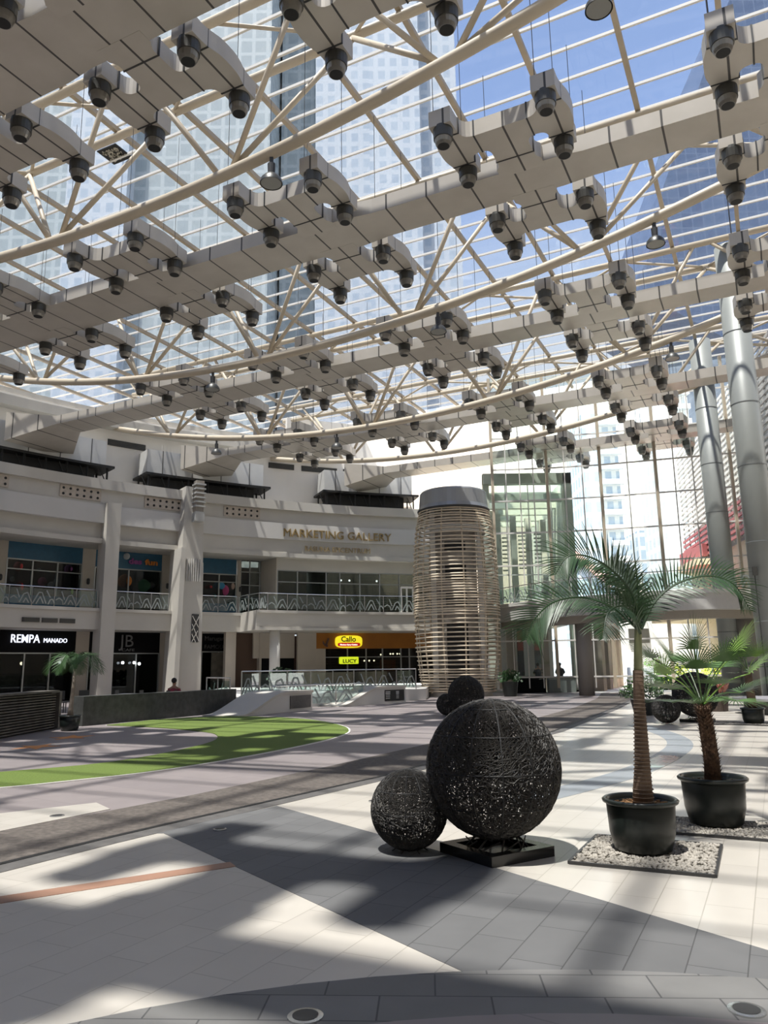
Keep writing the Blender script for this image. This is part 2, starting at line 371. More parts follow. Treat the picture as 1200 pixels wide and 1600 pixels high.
def louvre(a0, a1, d, z0, z1, nslat, lb, group, frame=BEIGE):
    f = MB(); arcbox(f, a1, a0, d, d+.05, z0, z1, 1); s_ = MB()
    for i in range(nslat): zz = z0+(i+.5)*(z1-z0)/nslat; arcbox(s_, a1+.06, a0-.06, d+.05, d+.10, zz-.025, zz+.02, 1)
    return assemble('wall_louvre', lb, 'vent', [('frame', f, frame), ('blades', s_, DGREY)], group)
for i, (a0, a1, lb) in enumerate(((47.75, 46.5, 'dark slim slab-edge vent, first of three above the lit white shop sign'), (46.35, 45.2, 'dark slim slab-edge vent, middle of three above the lit white shop sign'), (45.05, 43.9, 'dark slim slab-edge vent, last of three above the lit white shop sign'))):
    louvre(a0, a1, .15, 4.3, 4.55, 3, lb, 'vents in the slab edge', DARK)
for a0, a1, lb in ((40.7, 37.6, 'dark louvre high on upper wall between the first two air plenums'), (26.7, 24.3, 'dark louvre high on upper wall left of the third plenum'), (23.6, 20.2, 'dark louvre high on upper wall above left end of third plenum'), (19.6, 16.8, 'dark louvre high on upper wall above middle of third plenum')):
    louvre(a0, a1, -3.0, 15.9, 16.3, 6, lb, 'louvres on the upper wall', DARK)
# perforated vent panels under the parapet
PERF = mat('vent_panel_stone', (.46, .40, .33), .8, var=.12, vs_=6)
for a0, a1, lb in ((52.6, 49.37, 'perforated stone vent panel under parapet at far left edge'), (45.65, 42.45, 'perforated stone vent panel under parapet right of the first one, over the cartoon window'),
                   (38.9, 35.75, 'perforated stone vent panel under parapet just left of the louvred pillar'), (32.0, 28.7, 'perforated stone vent panel under parapet right of the louvred pillar')):
    f = MB(); arcbox(f, a1, a0, 0, .06, 11.47, 12.14, .8); h = MB()
    for i in range(6):
        for j in range(2):
            c = FP(a0-(i+.5)*(a0-a1)/6, .06, 11.64+.33*j); t = radians(a0)
            n_ = Vector((sin(t), -cos(t), 0)); h.tube([c-n_*.02, c+n_*.02], .075, 10)
    b_ = base_of([f]); tag(multi('vent_panel', [(f, PERF), (h, BLACK)], None, b_, b_), lb, 'vent', 'perforated vent panels')

# pillars
def pillar_box(mb, a0, a1, d1, z0, z1, a0t=None, a1t=None, d0=-.6):
    a0t = a0 if a0t is None else a0t; a1t = a1 if a1t is None else a1t
    B = [FP(a0, d0, z0), FP(a1, d0, z0), FP(a1, d1, z0), FP(a0, d1, z0)]; T = [FP(a0t, d0, z1), FP(a1t, d0, z1), FP(a1t, d1, z1), FP(a0t, d1, z1)]
    return mb.add(B+T, [(3, 2, 1, 0), (4, 5, 6, 7), (0, 1, 5, 4), (1, 2, 6, 5), (2, 3, 7, 6), (3, 0, 4, 7)])
for a0, a1 in ((51.6, 50.4), (42.1, 41.0), (58.0, 56.8)):
    assemble('facade_pillar', {51.6: 'cream pillar at far left edge beside lit shop sign', 42.1: 'cream square pillar between the blue shop windows', 58.0: 'cream square pillar beyond the left picture edge'}[a0],
             'pillar', [('shaft', pillar_box(MB(), a0, a1, .5, 0, 11.4), CREAM)], 'square facade pillars')
pb = pillar_box(MB(), 36.45, 33.95, .8, 0, 8.2, 36.1, 34.05); pb2 = pillar_box(MB(), 35.95, 34.1, .8, 8.2, 12.95, 35.8, 34.2)
fins = MB()
for i in range(7): aa = 35.5-i*.19; arcbox(fins, aa-.03, aa+.03, .8, .9, 7.0, 8.4, 1)
edge = MB(); pillar_box(edge, 36.45, 36.05, 1.2, 0, 9.0, 36.2, 35.8)
lampf = MB(); arcbox(lampf, 34.45, 35.15, .8, 1.3, 10.95, 13.3, 1)
lam = MB()
for i in range(6): arcbox(lam, 34.35, 35.25, .78, 1.42, 11.6+i*.28, 11.7+i*.28, 1)
arcbox(lam, 34.4, 35.2, .8, 1.38, 10.7, 11.3, 1)
grille = MB(); arcbox(grille, 34.3, 34.9, .8, .86, 3.3, 5.0, 1); gl = MB()
def lineF(mb, a0, z0, a1, z1, d, w_=.05): mb.beam(FP(a0, d, z0), FP(a1, d, z1), .04, w_)
for q in ((34.3, 3.4, 34.9, 4.4), (34.9, 3.3, 34.4, 4.0), (34.35, 4.2, 34.9, 4.9), (34.9, 4.0, 34.3, 4.9), (34.55, 3.3, 34.9, 3.8)): lineF(gl, *q, .89)
assemble('louvred_pillar', 'wide tapered cream pillar with louvred lantern on its top', 'pillar',
         [('shaft', pb, CREAM), ('upper_shaft', pb2, CREAM), ('side_fin', edge, CREAM), ('fluting', fins, WHITE), ('lantern_box', lampf, mat('lantern_stone', (.30, .27, .23), .7)), ('lantern_louvres', lam, mat('lantern_slat', (.42, .42, .40), .5)), ('grille_panel', grille, DARK, {}, [('grille_bars', gl, CHROME)])])
# right hand piers at ground level
for a0, a1, d1, lb in ((24.9, 23.2, -.3, 'beige square pier left of the orange restaurant front'), (31.4, 30.5, -.2, 'beige narrow pier right of the black sign with grey letters')):
    single('ground_pier', pillar_box(MB(), a0, a1, d1, 0, 4.0), BEIGE, lb, 'pillar')
mb = MB(); p = FP(28.3, 2.4, 0); mb.lathe([(.33, .55), (.33, 4.0)], (p.x, p.y, 0), 20)
single('round_column', mb, WHITE, 'white round column carrying the corner of the balcony', 'column', smooth=True)

# ------------------------------------------------------------------ shops
BLUE = mat('blue_shopfront', (.022, .105, .18), .5, var=.08)
DKIN = mat('interior_shade', (.014, .012, .011), .9, spec=.1)  # shade of the unlit shops is put into this near-black colour
MULL = mat('grey_mullion', (.33, .34, .33), .4, metal=.5)
def disp(mb, a, z, d, w_, h): arcbox(mb, a-w_/2/.756, a+w_/2/.756, d-.15, d, z-h/2, z+h/2, 1)
def shopfront(a0, a1, z0, z1, d, m_f, zs0, zs1, ncol, lb, hz=None, base=None, col=(.3, .3, .3), back=DKIN, extra=()):
    f = MB(); arcbox(f, a1, a0, d-.15, d, zs0, zs1, 1)
    parts = [('fascia', f, m_f)]
    if base: g = MB(); arcbox(g, a1, a0, d-.12, d, z0, base, 1); parts.append(('base_panel', g, m_f)); zb = base
    else: zb = z0
    g = MB(); arcbox(g, a1+.05, a0-.05, d-.10, d-.08, zb, zs0, 1); parts.append(('window_pane', g, GDARK))
    for i in range(ncol+1):
        aa = a0-(a0-a1)*i/ncol; q = MB(); arcbox(q, aa-.05, aa+.05, d-.14, d+.02, zb, zs0, 1); parts.append(('mullion', q, MULL))
    q = MB()
    arcbox(q, a1, a0, d-.13, d+.02, zs0-.07, zs0, 1); parts.append(('head_rail', q, MULL))
    if hz: q = MB(); arcbox(q, a1, a0, d-.13, d+.02, hz-.03, hz+.03, 1); parts.append(('transom', q, MULL))
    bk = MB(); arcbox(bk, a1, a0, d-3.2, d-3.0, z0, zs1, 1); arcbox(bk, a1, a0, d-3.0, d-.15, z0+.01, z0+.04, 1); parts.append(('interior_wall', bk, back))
    for nm, mbx, mm in extra: parts.append((nm, mbx, mm))
    return assemble('shopfront', lb, 'shopfront', parts, 'shopfronts along the facade')
RED = mat('display_red', (.55, .04, .035), .6); PNK = mat('display_pink', (.50, .07, .20), .6); SKYB = mat('display_sky', (.06, .30, .50), .6)
GRN = mat('display_green', (.03, .22, .08), .6); ORA = mat('display_orange', (.60, .20, .03), .6); PALE = mat('display_pale', (.42, .44, .45), .6); PUR = mat('display_purple', (.28, .07, .25), .6)
def blob(a, z, d, r, sz=1.0): b = MB(); c = FP(a, d, z); b.ball(c, r, 12, 8, (1, .35, sz)); return b
DI = mat('toy_interior', (.05, .035, .035), .9)
ex = [('display', blob(46.8, 7.62, -2.75, .28), RED), ('display', blob(43.2, 7.7, -2.75, .26), PUR), ('display', blob(45.0, 6.85, -2.8, .27), PNK), ('display', blob(46.6, 6.45, -2.7, .22, 1.4), RED),
      ('display', blob(45.2, 7.55, -3.0, .12), PALE), ('display', blob(44.3, 6.7, -2.9, .2), PALE), ('display', blob(43.0, 6.35, -2.7, .22, 1.3), mat('display_lime', (.35, .5, .08), .6)), ('display', blob(47.0, 6.9, -3, .16), PALE), ('display', blob(43.9, 6.95, -3, .16), PALE)]
q = MB(); arcbox(q, 42.6, 47.4, -2.75, -2.7, 6.0, 6.35, 1); ex.append(('window_display_strip', q, GRN))
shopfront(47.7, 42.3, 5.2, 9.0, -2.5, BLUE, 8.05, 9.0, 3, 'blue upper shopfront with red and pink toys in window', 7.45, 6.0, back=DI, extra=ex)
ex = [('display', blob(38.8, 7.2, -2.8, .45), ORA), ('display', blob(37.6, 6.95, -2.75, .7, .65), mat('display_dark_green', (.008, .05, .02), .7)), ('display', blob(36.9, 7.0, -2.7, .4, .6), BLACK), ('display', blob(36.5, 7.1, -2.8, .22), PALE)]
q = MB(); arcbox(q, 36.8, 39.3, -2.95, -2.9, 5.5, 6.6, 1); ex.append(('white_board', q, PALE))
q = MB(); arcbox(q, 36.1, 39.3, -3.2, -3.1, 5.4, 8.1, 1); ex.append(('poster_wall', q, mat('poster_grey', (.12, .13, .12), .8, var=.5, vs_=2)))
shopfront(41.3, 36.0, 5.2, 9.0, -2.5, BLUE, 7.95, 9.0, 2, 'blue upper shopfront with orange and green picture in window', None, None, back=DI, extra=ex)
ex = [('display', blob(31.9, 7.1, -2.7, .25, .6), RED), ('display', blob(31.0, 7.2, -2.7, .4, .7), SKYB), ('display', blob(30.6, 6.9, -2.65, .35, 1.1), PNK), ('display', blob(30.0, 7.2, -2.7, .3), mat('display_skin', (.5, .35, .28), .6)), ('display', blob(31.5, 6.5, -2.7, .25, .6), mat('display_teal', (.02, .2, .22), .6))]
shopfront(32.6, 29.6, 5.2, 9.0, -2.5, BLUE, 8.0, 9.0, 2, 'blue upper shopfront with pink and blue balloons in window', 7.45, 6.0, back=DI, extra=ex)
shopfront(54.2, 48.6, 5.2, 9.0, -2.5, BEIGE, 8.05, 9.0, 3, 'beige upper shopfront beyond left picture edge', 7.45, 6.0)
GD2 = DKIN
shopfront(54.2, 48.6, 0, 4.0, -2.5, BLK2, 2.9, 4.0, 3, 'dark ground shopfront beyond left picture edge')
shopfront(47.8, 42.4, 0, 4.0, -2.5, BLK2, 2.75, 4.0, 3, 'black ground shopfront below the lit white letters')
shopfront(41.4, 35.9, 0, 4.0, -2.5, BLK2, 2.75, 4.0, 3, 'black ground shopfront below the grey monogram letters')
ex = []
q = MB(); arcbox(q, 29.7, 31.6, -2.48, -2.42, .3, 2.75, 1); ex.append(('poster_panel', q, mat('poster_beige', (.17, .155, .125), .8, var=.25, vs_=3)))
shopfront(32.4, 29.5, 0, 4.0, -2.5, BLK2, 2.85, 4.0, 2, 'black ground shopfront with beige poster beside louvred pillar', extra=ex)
# kiosk sign lettering
WEM = mat('lit_white_letter', (.85, .88, 1.0), .5, emit=1.2); GLD = mat('gold_letter', (.32, .23, .10), .4, metal=.4); GLD2 = mat('pale_gold_letter', (.36, .27, .14), .5, metal=.2)
def arcsign(parts, lb, cat='sign'): return assemble('sign', lb, cat, parts)
s1 = arctext('REMPA', .66, 47.1, -2.40, 3.30, bold=.002, sx=1.51/arcw('REMPA', .66)); s2 = arctext('MANADO', .36, 44.8, -2.40, 3.32, bold=.0, sx=1.27/arcw('MANADO', .36))
arcsign([('large_letters', s1, WEM), ('small_letters', s2, WEM)], 'lit white letters REMPA MANADO on black fascia')
JBM = mat('dim_letter', (.16, .16, .16), .5)
arcsign([('monogram', arctext('JB', 1.05, 39.1, -2.40, 3.12, sx=.95), JBM), ('small_letters', arctext('CAFE', .22, 38.95, -2.40, 2.85, sx=1.5), JBM)], 'dim grey JB monogram on black fascia')
arcsign([('line', arctext('Marugame', .40, 32.25, -2.38, 3.55, sx=.95), mat('faint_letter', (.07, .07, .07), .5)), ('line', arctext('FAMOUS', .36, 32.25, -2.38, 3.02), MT['faint_letter'])], 'faint grey words on black sign right of louvred pillar')
arcsign([('letters', arctext('MARKETING GALLERY', .78, 26.6, .16, 10.40, .10, 0, sx=7.83/arcw('MARKETING GALLERY', .78, 0)), GLD)], 'large gold letters MARKETING GALLERY on white band')
arcsign([('letters', arctext('RASUNA EPICENTRUM', .50, 24.5, .05, 9.5, .06, .0, sx=4.73/arcw('RASUNA EPICENTRUM', .50)), GLD2)], 'small faded gold letters RASUNA EPICENTRUM below the large ones')
q = arctext('desfun', .48, 38.75, -2.42, 8.28, .06, .02, sx=1.25)
bgk = MB(); arcbox(bgk, 36.75, 38.8, -2.48, -2.45, 8.15, 8.72, .5); 
arcsign([('first_letters', arctext('des', .48, 38.75, -2.40, 8.28, .06, .02, sx=1.2), PUR), ('last_letters', arctext('fun', .48, 37.42, -2.40, 8.28, .06, .02, sx=1.3), ORA), ('emblem', blob(38.95, 8.72, -2.4, .22), PALE)], 'small colourful letters on blue shop fascia')

# Gallery glass front
parts = []
g = MB(); arcbox(g, 8, 26.8, -.62, -.60, 5.2, 8.2, 1); parts.append(('window_pane', g, GDARK))
for aa in (26.75, 24.9, 22.2, 20.9, 19.0, 17.1, 15.2, 12.9, 10.5, 8.2): q = MB(); arcbox(q, aa-.05, aa+.05, -.66, -.5, 5.2, 8.2, 1); parts.append(('mullion', q, MULL))
for zz in (8.17, 7.4): q = MB(); arcbox(q, 8, 26.8, -.66, -.5, zz-.03, zz+.03, 1); parts.append(('transom', q, MULL))
for aa in (15.05, 14.5, 13.9): q = MB(); arcbox(q, aa-.06, aa+.06, -.6, -.44, 5.2, 7.25, 1); parts.append(('door_frame', q, OFFW))
q = MB(); arcbox(q, 13.9, 15.05, -.6, -.44, 7.15, 7.28, 1); parts.append(('door_frame', q, OFFW))
q = MB(); pp = FP(22.6, -1.6, 0); q.lathe([(.75, 5.2), (.75, 8.95)], (pp.x, pp.y, 0), 20); parts.append(('column', q, mat('teal_glass_column', (.30, .40, .37), .4), {'smooth': True}))
assemble('gallery_window', 'long glazed front of the marketing gallery behind upper balcony', 'window', parts)
BULB = mat('lamp_glow', (1, .86, .66), .5, emit=9); BULBW = mat('lamp_glow_white', (.92, .95, 1), .5, emit=9)
def bulb(a, z, d, r, lb, m=BULB, grp=None):
    c = FP(a, d, z); cap = MB().lathe([(r*.5, r*.7), (r*.4, r*1.5)], c, 10); b = MB().ball(c, r, 10, 6)
    return assemble('pendant_bulb', lb, 'lamp', [('glow', b, m), ('cap', cap, DARK)], grp)
for a_, lb in ((20.4, 'small lit ceiling lamp behind gallery glass, leftmost of three'), (19.6, 'small lit ceiling lamp behind gallery glass, middle of three'), (17.0, 'small lit ceiling lamp behind gallery glass, rightmost of three')): bulb(a_, 7.75, -1.5, .07, lb, BULBW, 'ceiling lamps of the gallery')
for a_, z_, lb in ((38.9, 2.15, 'bright white spot lamp below JB monogram, leftmost of three'), (38.0, 2.15, 'bright white spot lamp below JB monogram, middle of three'), (37.6, 2.08, 'bright white spot lamp below JB monogram, rightmost of three')): bulb(a_, z_, -2.2, .085, lb, BULBW, 'spot lamps of the dark cafe')
bulb(45.9, 2.15, -3.0, .10, 'warm lamp in dark shop under lit white letters, left one'); bulb(43.3, 2.2, -2.9, .08, 'greenish white lamp in dark shop behind left potted palm', BULBW)
# restaurant front
ORF = mat('orange_fascia', (.37, .135, .008), .6, var=.1, vs_=1)
RST = mat('restaurant_interior', (.045, .018, .010), .8, var=.6, vs_=1.5)
parts = []
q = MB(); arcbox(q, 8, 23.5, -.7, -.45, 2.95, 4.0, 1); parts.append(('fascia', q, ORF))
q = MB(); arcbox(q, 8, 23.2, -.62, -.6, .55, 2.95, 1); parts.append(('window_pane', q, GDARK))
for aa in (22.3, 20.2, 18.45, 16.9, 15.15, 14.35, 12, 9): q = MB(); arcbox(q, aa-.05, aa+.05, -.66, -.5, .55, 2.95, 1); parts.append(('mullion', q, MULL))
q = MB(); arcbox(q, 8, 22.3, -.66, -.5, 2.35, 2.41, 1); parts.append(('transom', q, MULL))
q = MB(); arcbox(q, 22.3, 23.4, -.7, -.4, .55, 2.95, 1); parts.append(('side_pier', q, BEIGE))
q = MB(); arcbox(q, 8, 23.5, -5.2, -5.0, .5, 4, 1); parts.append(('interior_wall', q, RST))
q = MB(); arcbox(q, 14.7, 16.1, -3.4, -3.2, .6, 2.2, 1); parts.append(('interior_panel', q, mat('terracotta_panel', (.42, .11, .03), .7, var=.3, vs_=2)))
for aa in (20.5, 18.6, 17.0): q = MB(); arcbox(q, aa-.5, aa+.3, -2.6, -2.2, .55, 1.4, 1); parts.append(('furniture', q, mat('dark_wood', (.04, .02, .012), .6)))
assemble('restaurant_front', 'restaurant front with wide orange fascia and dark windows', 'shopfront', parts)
YEL = mat('lit_yellow', (.85, .72, .02), .5, emit=.9); REDS = mat('sign_red', (.62, .02, .02), .5, emit=.5); SGN = mat('sign_dark_letter', (.07, .05, .0), .5); WSG = mat('sign_white', (.95, .95, .9), .5, emit=1.0)
def arcoval(ac, zc, wa, h, d0, d1, n=28, pw=.55):
    P = []
    for i in range(n):
        t = 2*pi*i/n; c_, s_ = cos(t), sin(t); P.append((wa*math.copysign(abs(c_)**pw, c_), h*math.copysign(abs(s_)**pw, s_)))
    b = MB().prism(P, 0, d1-d0); return b.xf(lambda p: FP(ac-math.degrees(p.x/RR), d0+p.z, zc+p.y))
assemble('oval_sign', 'lit yellow oval sign Callo with red stripe on orange fascia', 'sign',
         [('yellow_board', arcoval(20.15, 3.42, .95, .42, -.44, -.30), YEL), ('red_band', arcoval(20.15, 3.22, .80, .13, -.30, -.28, pw=.4), REDS),
          ('name_letters', arctext('Callo', .50, 20.9, -.29, 3.42, .02, .012, sx=1.0), SGN), ('small_letters', arctext('Mexican Spicy Cuisine', .135, 21.0, -.265, 3.17, .02, .004, sx=1.02), WSG)])
assemble('yellow_sign', 'small lit yellow-green rectangular sign in restaurant window', 'sign',
         [('board', arcoval(20.1, 2.16, .68, .24, -.50, -.44, pw=.15), mat('lit_lime', (.62, .75, .02), .5, emit=.9)), ('letters', arctext('LUCY', .34, 20.7, -.42, 2.0, .02, .01, sx=1.15), SGN)])
# emblem beside the oval sign: crossed shapes in brown and white
em = MB(); c = FP(22.3, -.40, 3.4)
for q_ in (((-.25, .1), (-.1, -.15)), ((-.1, -.15), (.15, -.3)), ((.05, -.2), (.2, .25)), ((-.25, .1), (-.3, -.02))): em.beam(c+Vector((q_[0][0], 0, q_[0][1])), c+Vector((q_[1][0], 0, q_[1][1])), .05, .13)
single('emblem', em, mat('emblem_brown', (.12, .06, .04), .6), 'small brown emblem on orange fascia left of the oval sign', 'emblem')
for k, (a_, z_) in enumerate(((22.0, 2.5), (18.2, 2.14), (17.75, 2.14), (17.3, 2.14), (16.65, 2.55), (15.75, 2.6), (15.5, 2.6), (15.1, 2.6), (14.85, 2.6))):
    bulb(a_, z_, -1.6, .06, ('warm lamp left end of restaurant window', 'warm lamp right of the yellow-green sign, first in row', 'warm lamp right of the yellow-green sign, second in row', 'warm lamp right of the yellow-green sign, third in row',
         'single warm lamp high in restaurant window middle', 'warm lamp near rattan tower, first of four in row', 'warm lamp near rattan tower, second of four in row', 'warm lamp near rattan tower, third of four in row', 'warm lamp near rattan tower, last of four in row')[k], BULB, 'restaurant lamps')
# recess with grey wall and dark windows, left of restaurant
q = MB(); arcbox(q, 24.9, 28.6, -1.2, -1.0, 2.35, 4.0, 1); struct('wall_left', q, BEIGE)
q = MB(); arcbox(q, 24.9, 27.9, -1.2, -1.1, .3, 2.35, 1); q2 = MB(); arcbox(q2, 26.35, 26.45, -1.1, -1.0, .3, 2.35, 1)
assemble('dark_window', 'dark two-pane window beside the white round column', 'window', [('pane', q, BLK2), ('mullion', q2, MULL)])
q = MB(); arcbox(q, 28.0, 30.4, -1.6, -1.4, 0, 4, 1); struct('wall_left', q, mat('brown_recess', (.10, .06, .04), .7))
q = MB(); arcbox(q, 27.9, 28.1, -1.6, -.9, 0, 4, 1); struct('wall_left', q, BEIGE)
# upper left gallery small glazed bay
parts = []
q = MB(); arcbox(q, 27.4, 29.3, -2.6, -2.55, 5.2, 9.0, 1); parts.append(('window_pane', q, GDARK))
for aa in (29.2, 28.4, 27.5): q = MB(); arcbox(q, aa-.04, aa+.04, -2.6, -2.5, 5.2, 9, 1); parts.append(('mullion', q, MULL))
for zz in (6.4, 7.3, 8.2): q = MB(); arcbox(q, 27.4, 29.3, -2.6, -2.5, zz-.03, zz+.03, 1); parts.append(('transom', q, MULL))
assemble('corner_window', 'tall narrow glazed bay between blue shop and gallery', 'window', parts)
# wall lamps on the piers
for a_, z_, lb in ((48.1, 6.9, 'small dark wall lamp on upper pier at left edge'), (41.8, 7.0, 'small dark wall lamp on upper pier left of middle blue shop'), (35.5, 7.0, 'small dark wall lamp on upper pier left of louvred pillar'), (28.95+.3, 7.0, 'small dark wall lamp on upper pier beside corner glazing'),
                   (35.4, 2.1, 'small dark wall lamp on ground pier left of louvred pillar'), (29.3, 2.1, 'small dark wall lamp on ground pier left of white column')):
    c = FP(a_, -2.42, z_); assemble('wall_lamp', lb, 'lamp', [('body', MB().lathe([(.06, -.18), (.09, -.1), (.09, .12), (.05, .18)], c, 10), DARK), ('bracket', MB().box((c.x, c.y+.08, c.z), (.06, .2, .08)), DARK)], 'wall lamps on the piers')

# ------------------------------------------------------------------ plenum boxes above the parapet
PLEN = mat('plenum_metal', (.60, .60, .58), .5, metal=.2, var=.06, vs_=1)
for a0, a1, lb, z0, z1 in ((51.2, 41.7, 'grey sheet-metal air plenum on black platform, leftmost', 13.95, 15.5), (38.3, 28.0, 'grey sheet-metal air plenum on black platform behind louvred pillar', 13.95, 15.5), (22.2, 13.6, 'grey sheet-metal air plenum on black platform above MARKETING GALLERY', 14.1, 15.6)):
    b = MB(); arcbox(b, a1, a0, -2.6, -1.0, z0, z1, 2); pl = MB(); arcbox(pl, a1-.5, a0+.3, -2.8, -.5, z0-.22, z0-.08, 2)
    sm = MB()
    for i in range(4): aa = a1+(a0-a1)*(i+.5)/4; arcbox(sm, aa-.03, aa+.03, -1.0, -.98, z0, z1, 1)
    lg = []
    for i in range(7):
        aa = a1+(a0-a1)*i/6; lg += [('leg', MB().beam(FP(aa, -.7, 12.5), FP(aa, -.7, z0-.2), .1, .1), BLACK), ('leg_brace', MB().beam(FP(aa, -.7, 12.7), FP(aa+.6, -.7, z0-.3), .05, .05), BLACK), ('leg', MB().beam(FP(aa, -2.4, 12.5), FP(aa, -2.4, z0-.2), .1, .1), BLACK)]
    un = MB(); arcbox(un, a1+.8, a0-.4, -2.4, -1.1, 12.6, z0-.25, 2)
    assemble('air_plenum', lb, 'air handling unit', [('casing', b, PLEN, {}, [('seams', sm, DARK)]), ('platform', pl, BLACK), ('fan_units', un, BLACK)]+lg, 'air plenums over the parapet')

# ------------------------------------------------------------------ railings
def railing(path, z0, h, lb, name='balcony_railing', grp='glass railings', pat=True, step=1):
    P = [Vector((p[0], p[1], 0)) for p in path]; parts = []
    hr = MB().tube([p+Vector((0, 0, z0+h)) for p in P], .03, 6); parts.append(('handrail', hr, CHROME))
    for i, p in enumerate(P):
        if i % step == 0: parts.append(('post', MB().box((p.x, p.y, z0+h/2), (.045, .045, h)), CHROME))
    for i in range(len(P)-1):
        a, b = P[i], P[i+1]; d = b-a
        g = MB().beam(a+d*.04+Vector((0, 0, z0+h*.5)), b-d*.04+Vector((0, 0, z0+h*.5)), .012, h*.82); sub = []
        if pat:
            e_ = MB(); r = .035
            def T(s_, t_): return a+d*s_+Vector((0, 0, z0+h*(.1+.8*t_)))+d.cross(Vector((0, 0, 1))).normalized()*.015
            k = i % 2
            L = ([(.02, .0), (.28, .75), (.42, .75), (.62, .05)], [(.18, .0), (.35, .48), (.5, .05)], [(.72, .0), (.8, .3), (.9, .35), (1., .1)], [(.62, .9), (.8, .45)]) if k == 0 else ([(.05, .3), (.2, .45), (.35, .3), (.4, .02)], [(.3, .9), (.45, .35)], [(.45, .05), (.62, .6), (.78, .7), (.98, .1)], [(.62, .05), (.72, .35), (.86, .05)])
            for pl_ in L:
                q = [T(*s_) for s_ in pl_]
                for j in range(len(q)-1): e_.beam(q[j], q[j+1], .012, .065)
            sub = [('etched_pattern', e_, ETCH)]
        parts.append(('glass_panel', g, GRAIL, {}, sub))
    return assemble(name, lb, 'railing', parts, grp)
def arcpath(a0, a1, d, st): n = max(1, round(abs(a0-a1)/st)); return [tuple(FP(a0+(a1-a0)*i/n, d, 0).xy) for i in range(n+1)]
railing(arcpath(55.5, 51.7, .0, 1.7), 5.2, 1.05, 'upper balcony glass railing at far left edge')
railing(arcpath(50.3, 42.2, .0, 1.6), 5.2, 1.05, 'upper balcony glass railing in front of blue toy shop')
railing(arcpath(40.8, 36.5, .0, 1.45), 5.2, 1.05, 'upper balcony glass railing before middle blue shop')
railing(arcpath(33.9, 30.6, .0, 1.65), 5.2, 1.05, 'upper balcony glass railing right of louvred pillar')
railing([tuple(FP(30.45, .1, 0).xy), tuple(FP(30.3, 1.5, 0).xy), tuple(FP(30.0, 2.8, 0).xy)] + arcpath(29.3, 9.0, 2.95, 1.9), 5.2, 1.05, 'upper curved glass railing below MARKETING GALLERY letters')
railing([(-5.8, 31.5), (-5.2, 32.2), (-4.2, 33.3), (-3.3, 34.3), (-2.4, 35.3), (-1.5, 36.4), (-.5, 37.5), (.5, 38.6), (1.5, 39.9)], .55, 1.0, 'terrace glass railing on white plinth before restaurant')
railing([(-4.6, 31.6), (-3.4, 33.0), (-2.2, 34.3), (-1.0, 35.6)], .1, .85, 'lower ramp glass railing between the two curved ramps')
railing([(-6.4, 32.2), (-7.2, 33.6), (-8.0, 35.0)], .0, 1.3, 'side glass railing at left end of white plinth')

# curved ramps / bench walls
def ramp(p0, p1, w_, hmax, frac, lb, panel_m, white):
    p0 = Vector((*p0, 0)); p1 = Vector((*p1, 0)); L = (p1-p0).length; d = (p1-p0)/L; nrm = Vector((d.y, -d.x, 0)); n = 24
    top = []
    for i in range(n+1):
        t = i/n; q = min(1, t/frac); s_ = q*q*(3-2*q); top.append((L*t, .02+(hmax-.02)*s_))
    body = MB(); vv = []
    for sgn in (0, 1):
        for x, z in top: vv.append(p0+d*x-nrm*(w_*sgn)+Vector((0, 0, z-.08)))
        for x, z in top: vv.append(p0+d*x-nrm*(w_*sgn))
    ff = []; m_ = n+1
    for i in range(n):
        ff.append((i, m_+i, m_+i+1, i+1)); ff.append((2*m_+i, 2*m_+i+1, 3*m_+i+1, 3*m_+i)); ff.append((i, i+1, 2*m_+i+1, 2*m_+i))
    ff.append((n, m_+n, 3*m_+n, 2*m_+n)); body.add(vv, ff)
    lip = MB()
    for i in range(n):
        a = p0+d*top[i][0]+nrm*.06; b = p0+d*top[i+1][0]+nrm*.06
        za, zb = max(.05, top[i][1]), max(.05, top[i+1][1])
        q = [a+Vector((0, 0, za-.10)), b+Vector((0, 0, zb-.10)), b+Vector((0, 0, zb)), a+Vector((0, 0, za))]; q2 = [x-nrm*(w_+.12) for x in q]
        lip.add(q+q2, [(0, 1, 2, 3), (7, 6, 5, 4), (3, 2, 6, 7), (1, 0, 4, 5)]+([(0, 3, 7, 4)] if i == 0 else [])+([(1, 5, 6, 2)] if i == n-1 else []))
    pc = p0+d*(L*.82)+nrm*.02
    pan = MB().box((pc.x, pc.y, hmax*.46), (L*.3, .03, hmax*.62), atan2(d.y, d.x))
    sub = []
    if white:
        for k, (dx, ww) in enumerate(((-.5, .32), (.18, .2))):
            tx = MB()
            for j in range(5): c_ = pc+d*dx+nrm*.025; tx.box((c_.x, c_.y, hmax*(.66-.09*j)), (ww*(1 if j < 2 else .9), .012, .022 if j > 1 else .035), atan2(d.y, d.x))
            sub.append(('printed_text', tx, mat('notice_white', (.7, .7, .68), .6)))
    return assemble('curved_ramp', lb, 'ramp', [('body', body, WHITE), ('coping', lip, CREAM), ('notice_panel', pan, panel_m, {}, sub)], 'curved ramps before the terrace')
ramp((-5.25, 27.7), (-3.0, 31.9), 1.5, .78, .62, 'curved white ramp with grey panel, left one by the turf', mat('grey_panel', (.10, .095, .09), .7, var=.2, vs_=10), False)
ramp((-2.1, 33.9), (.9, 37.3), 1.2, .80, .62, 'curved white ramp with black notice board, right one', BLACK, True)

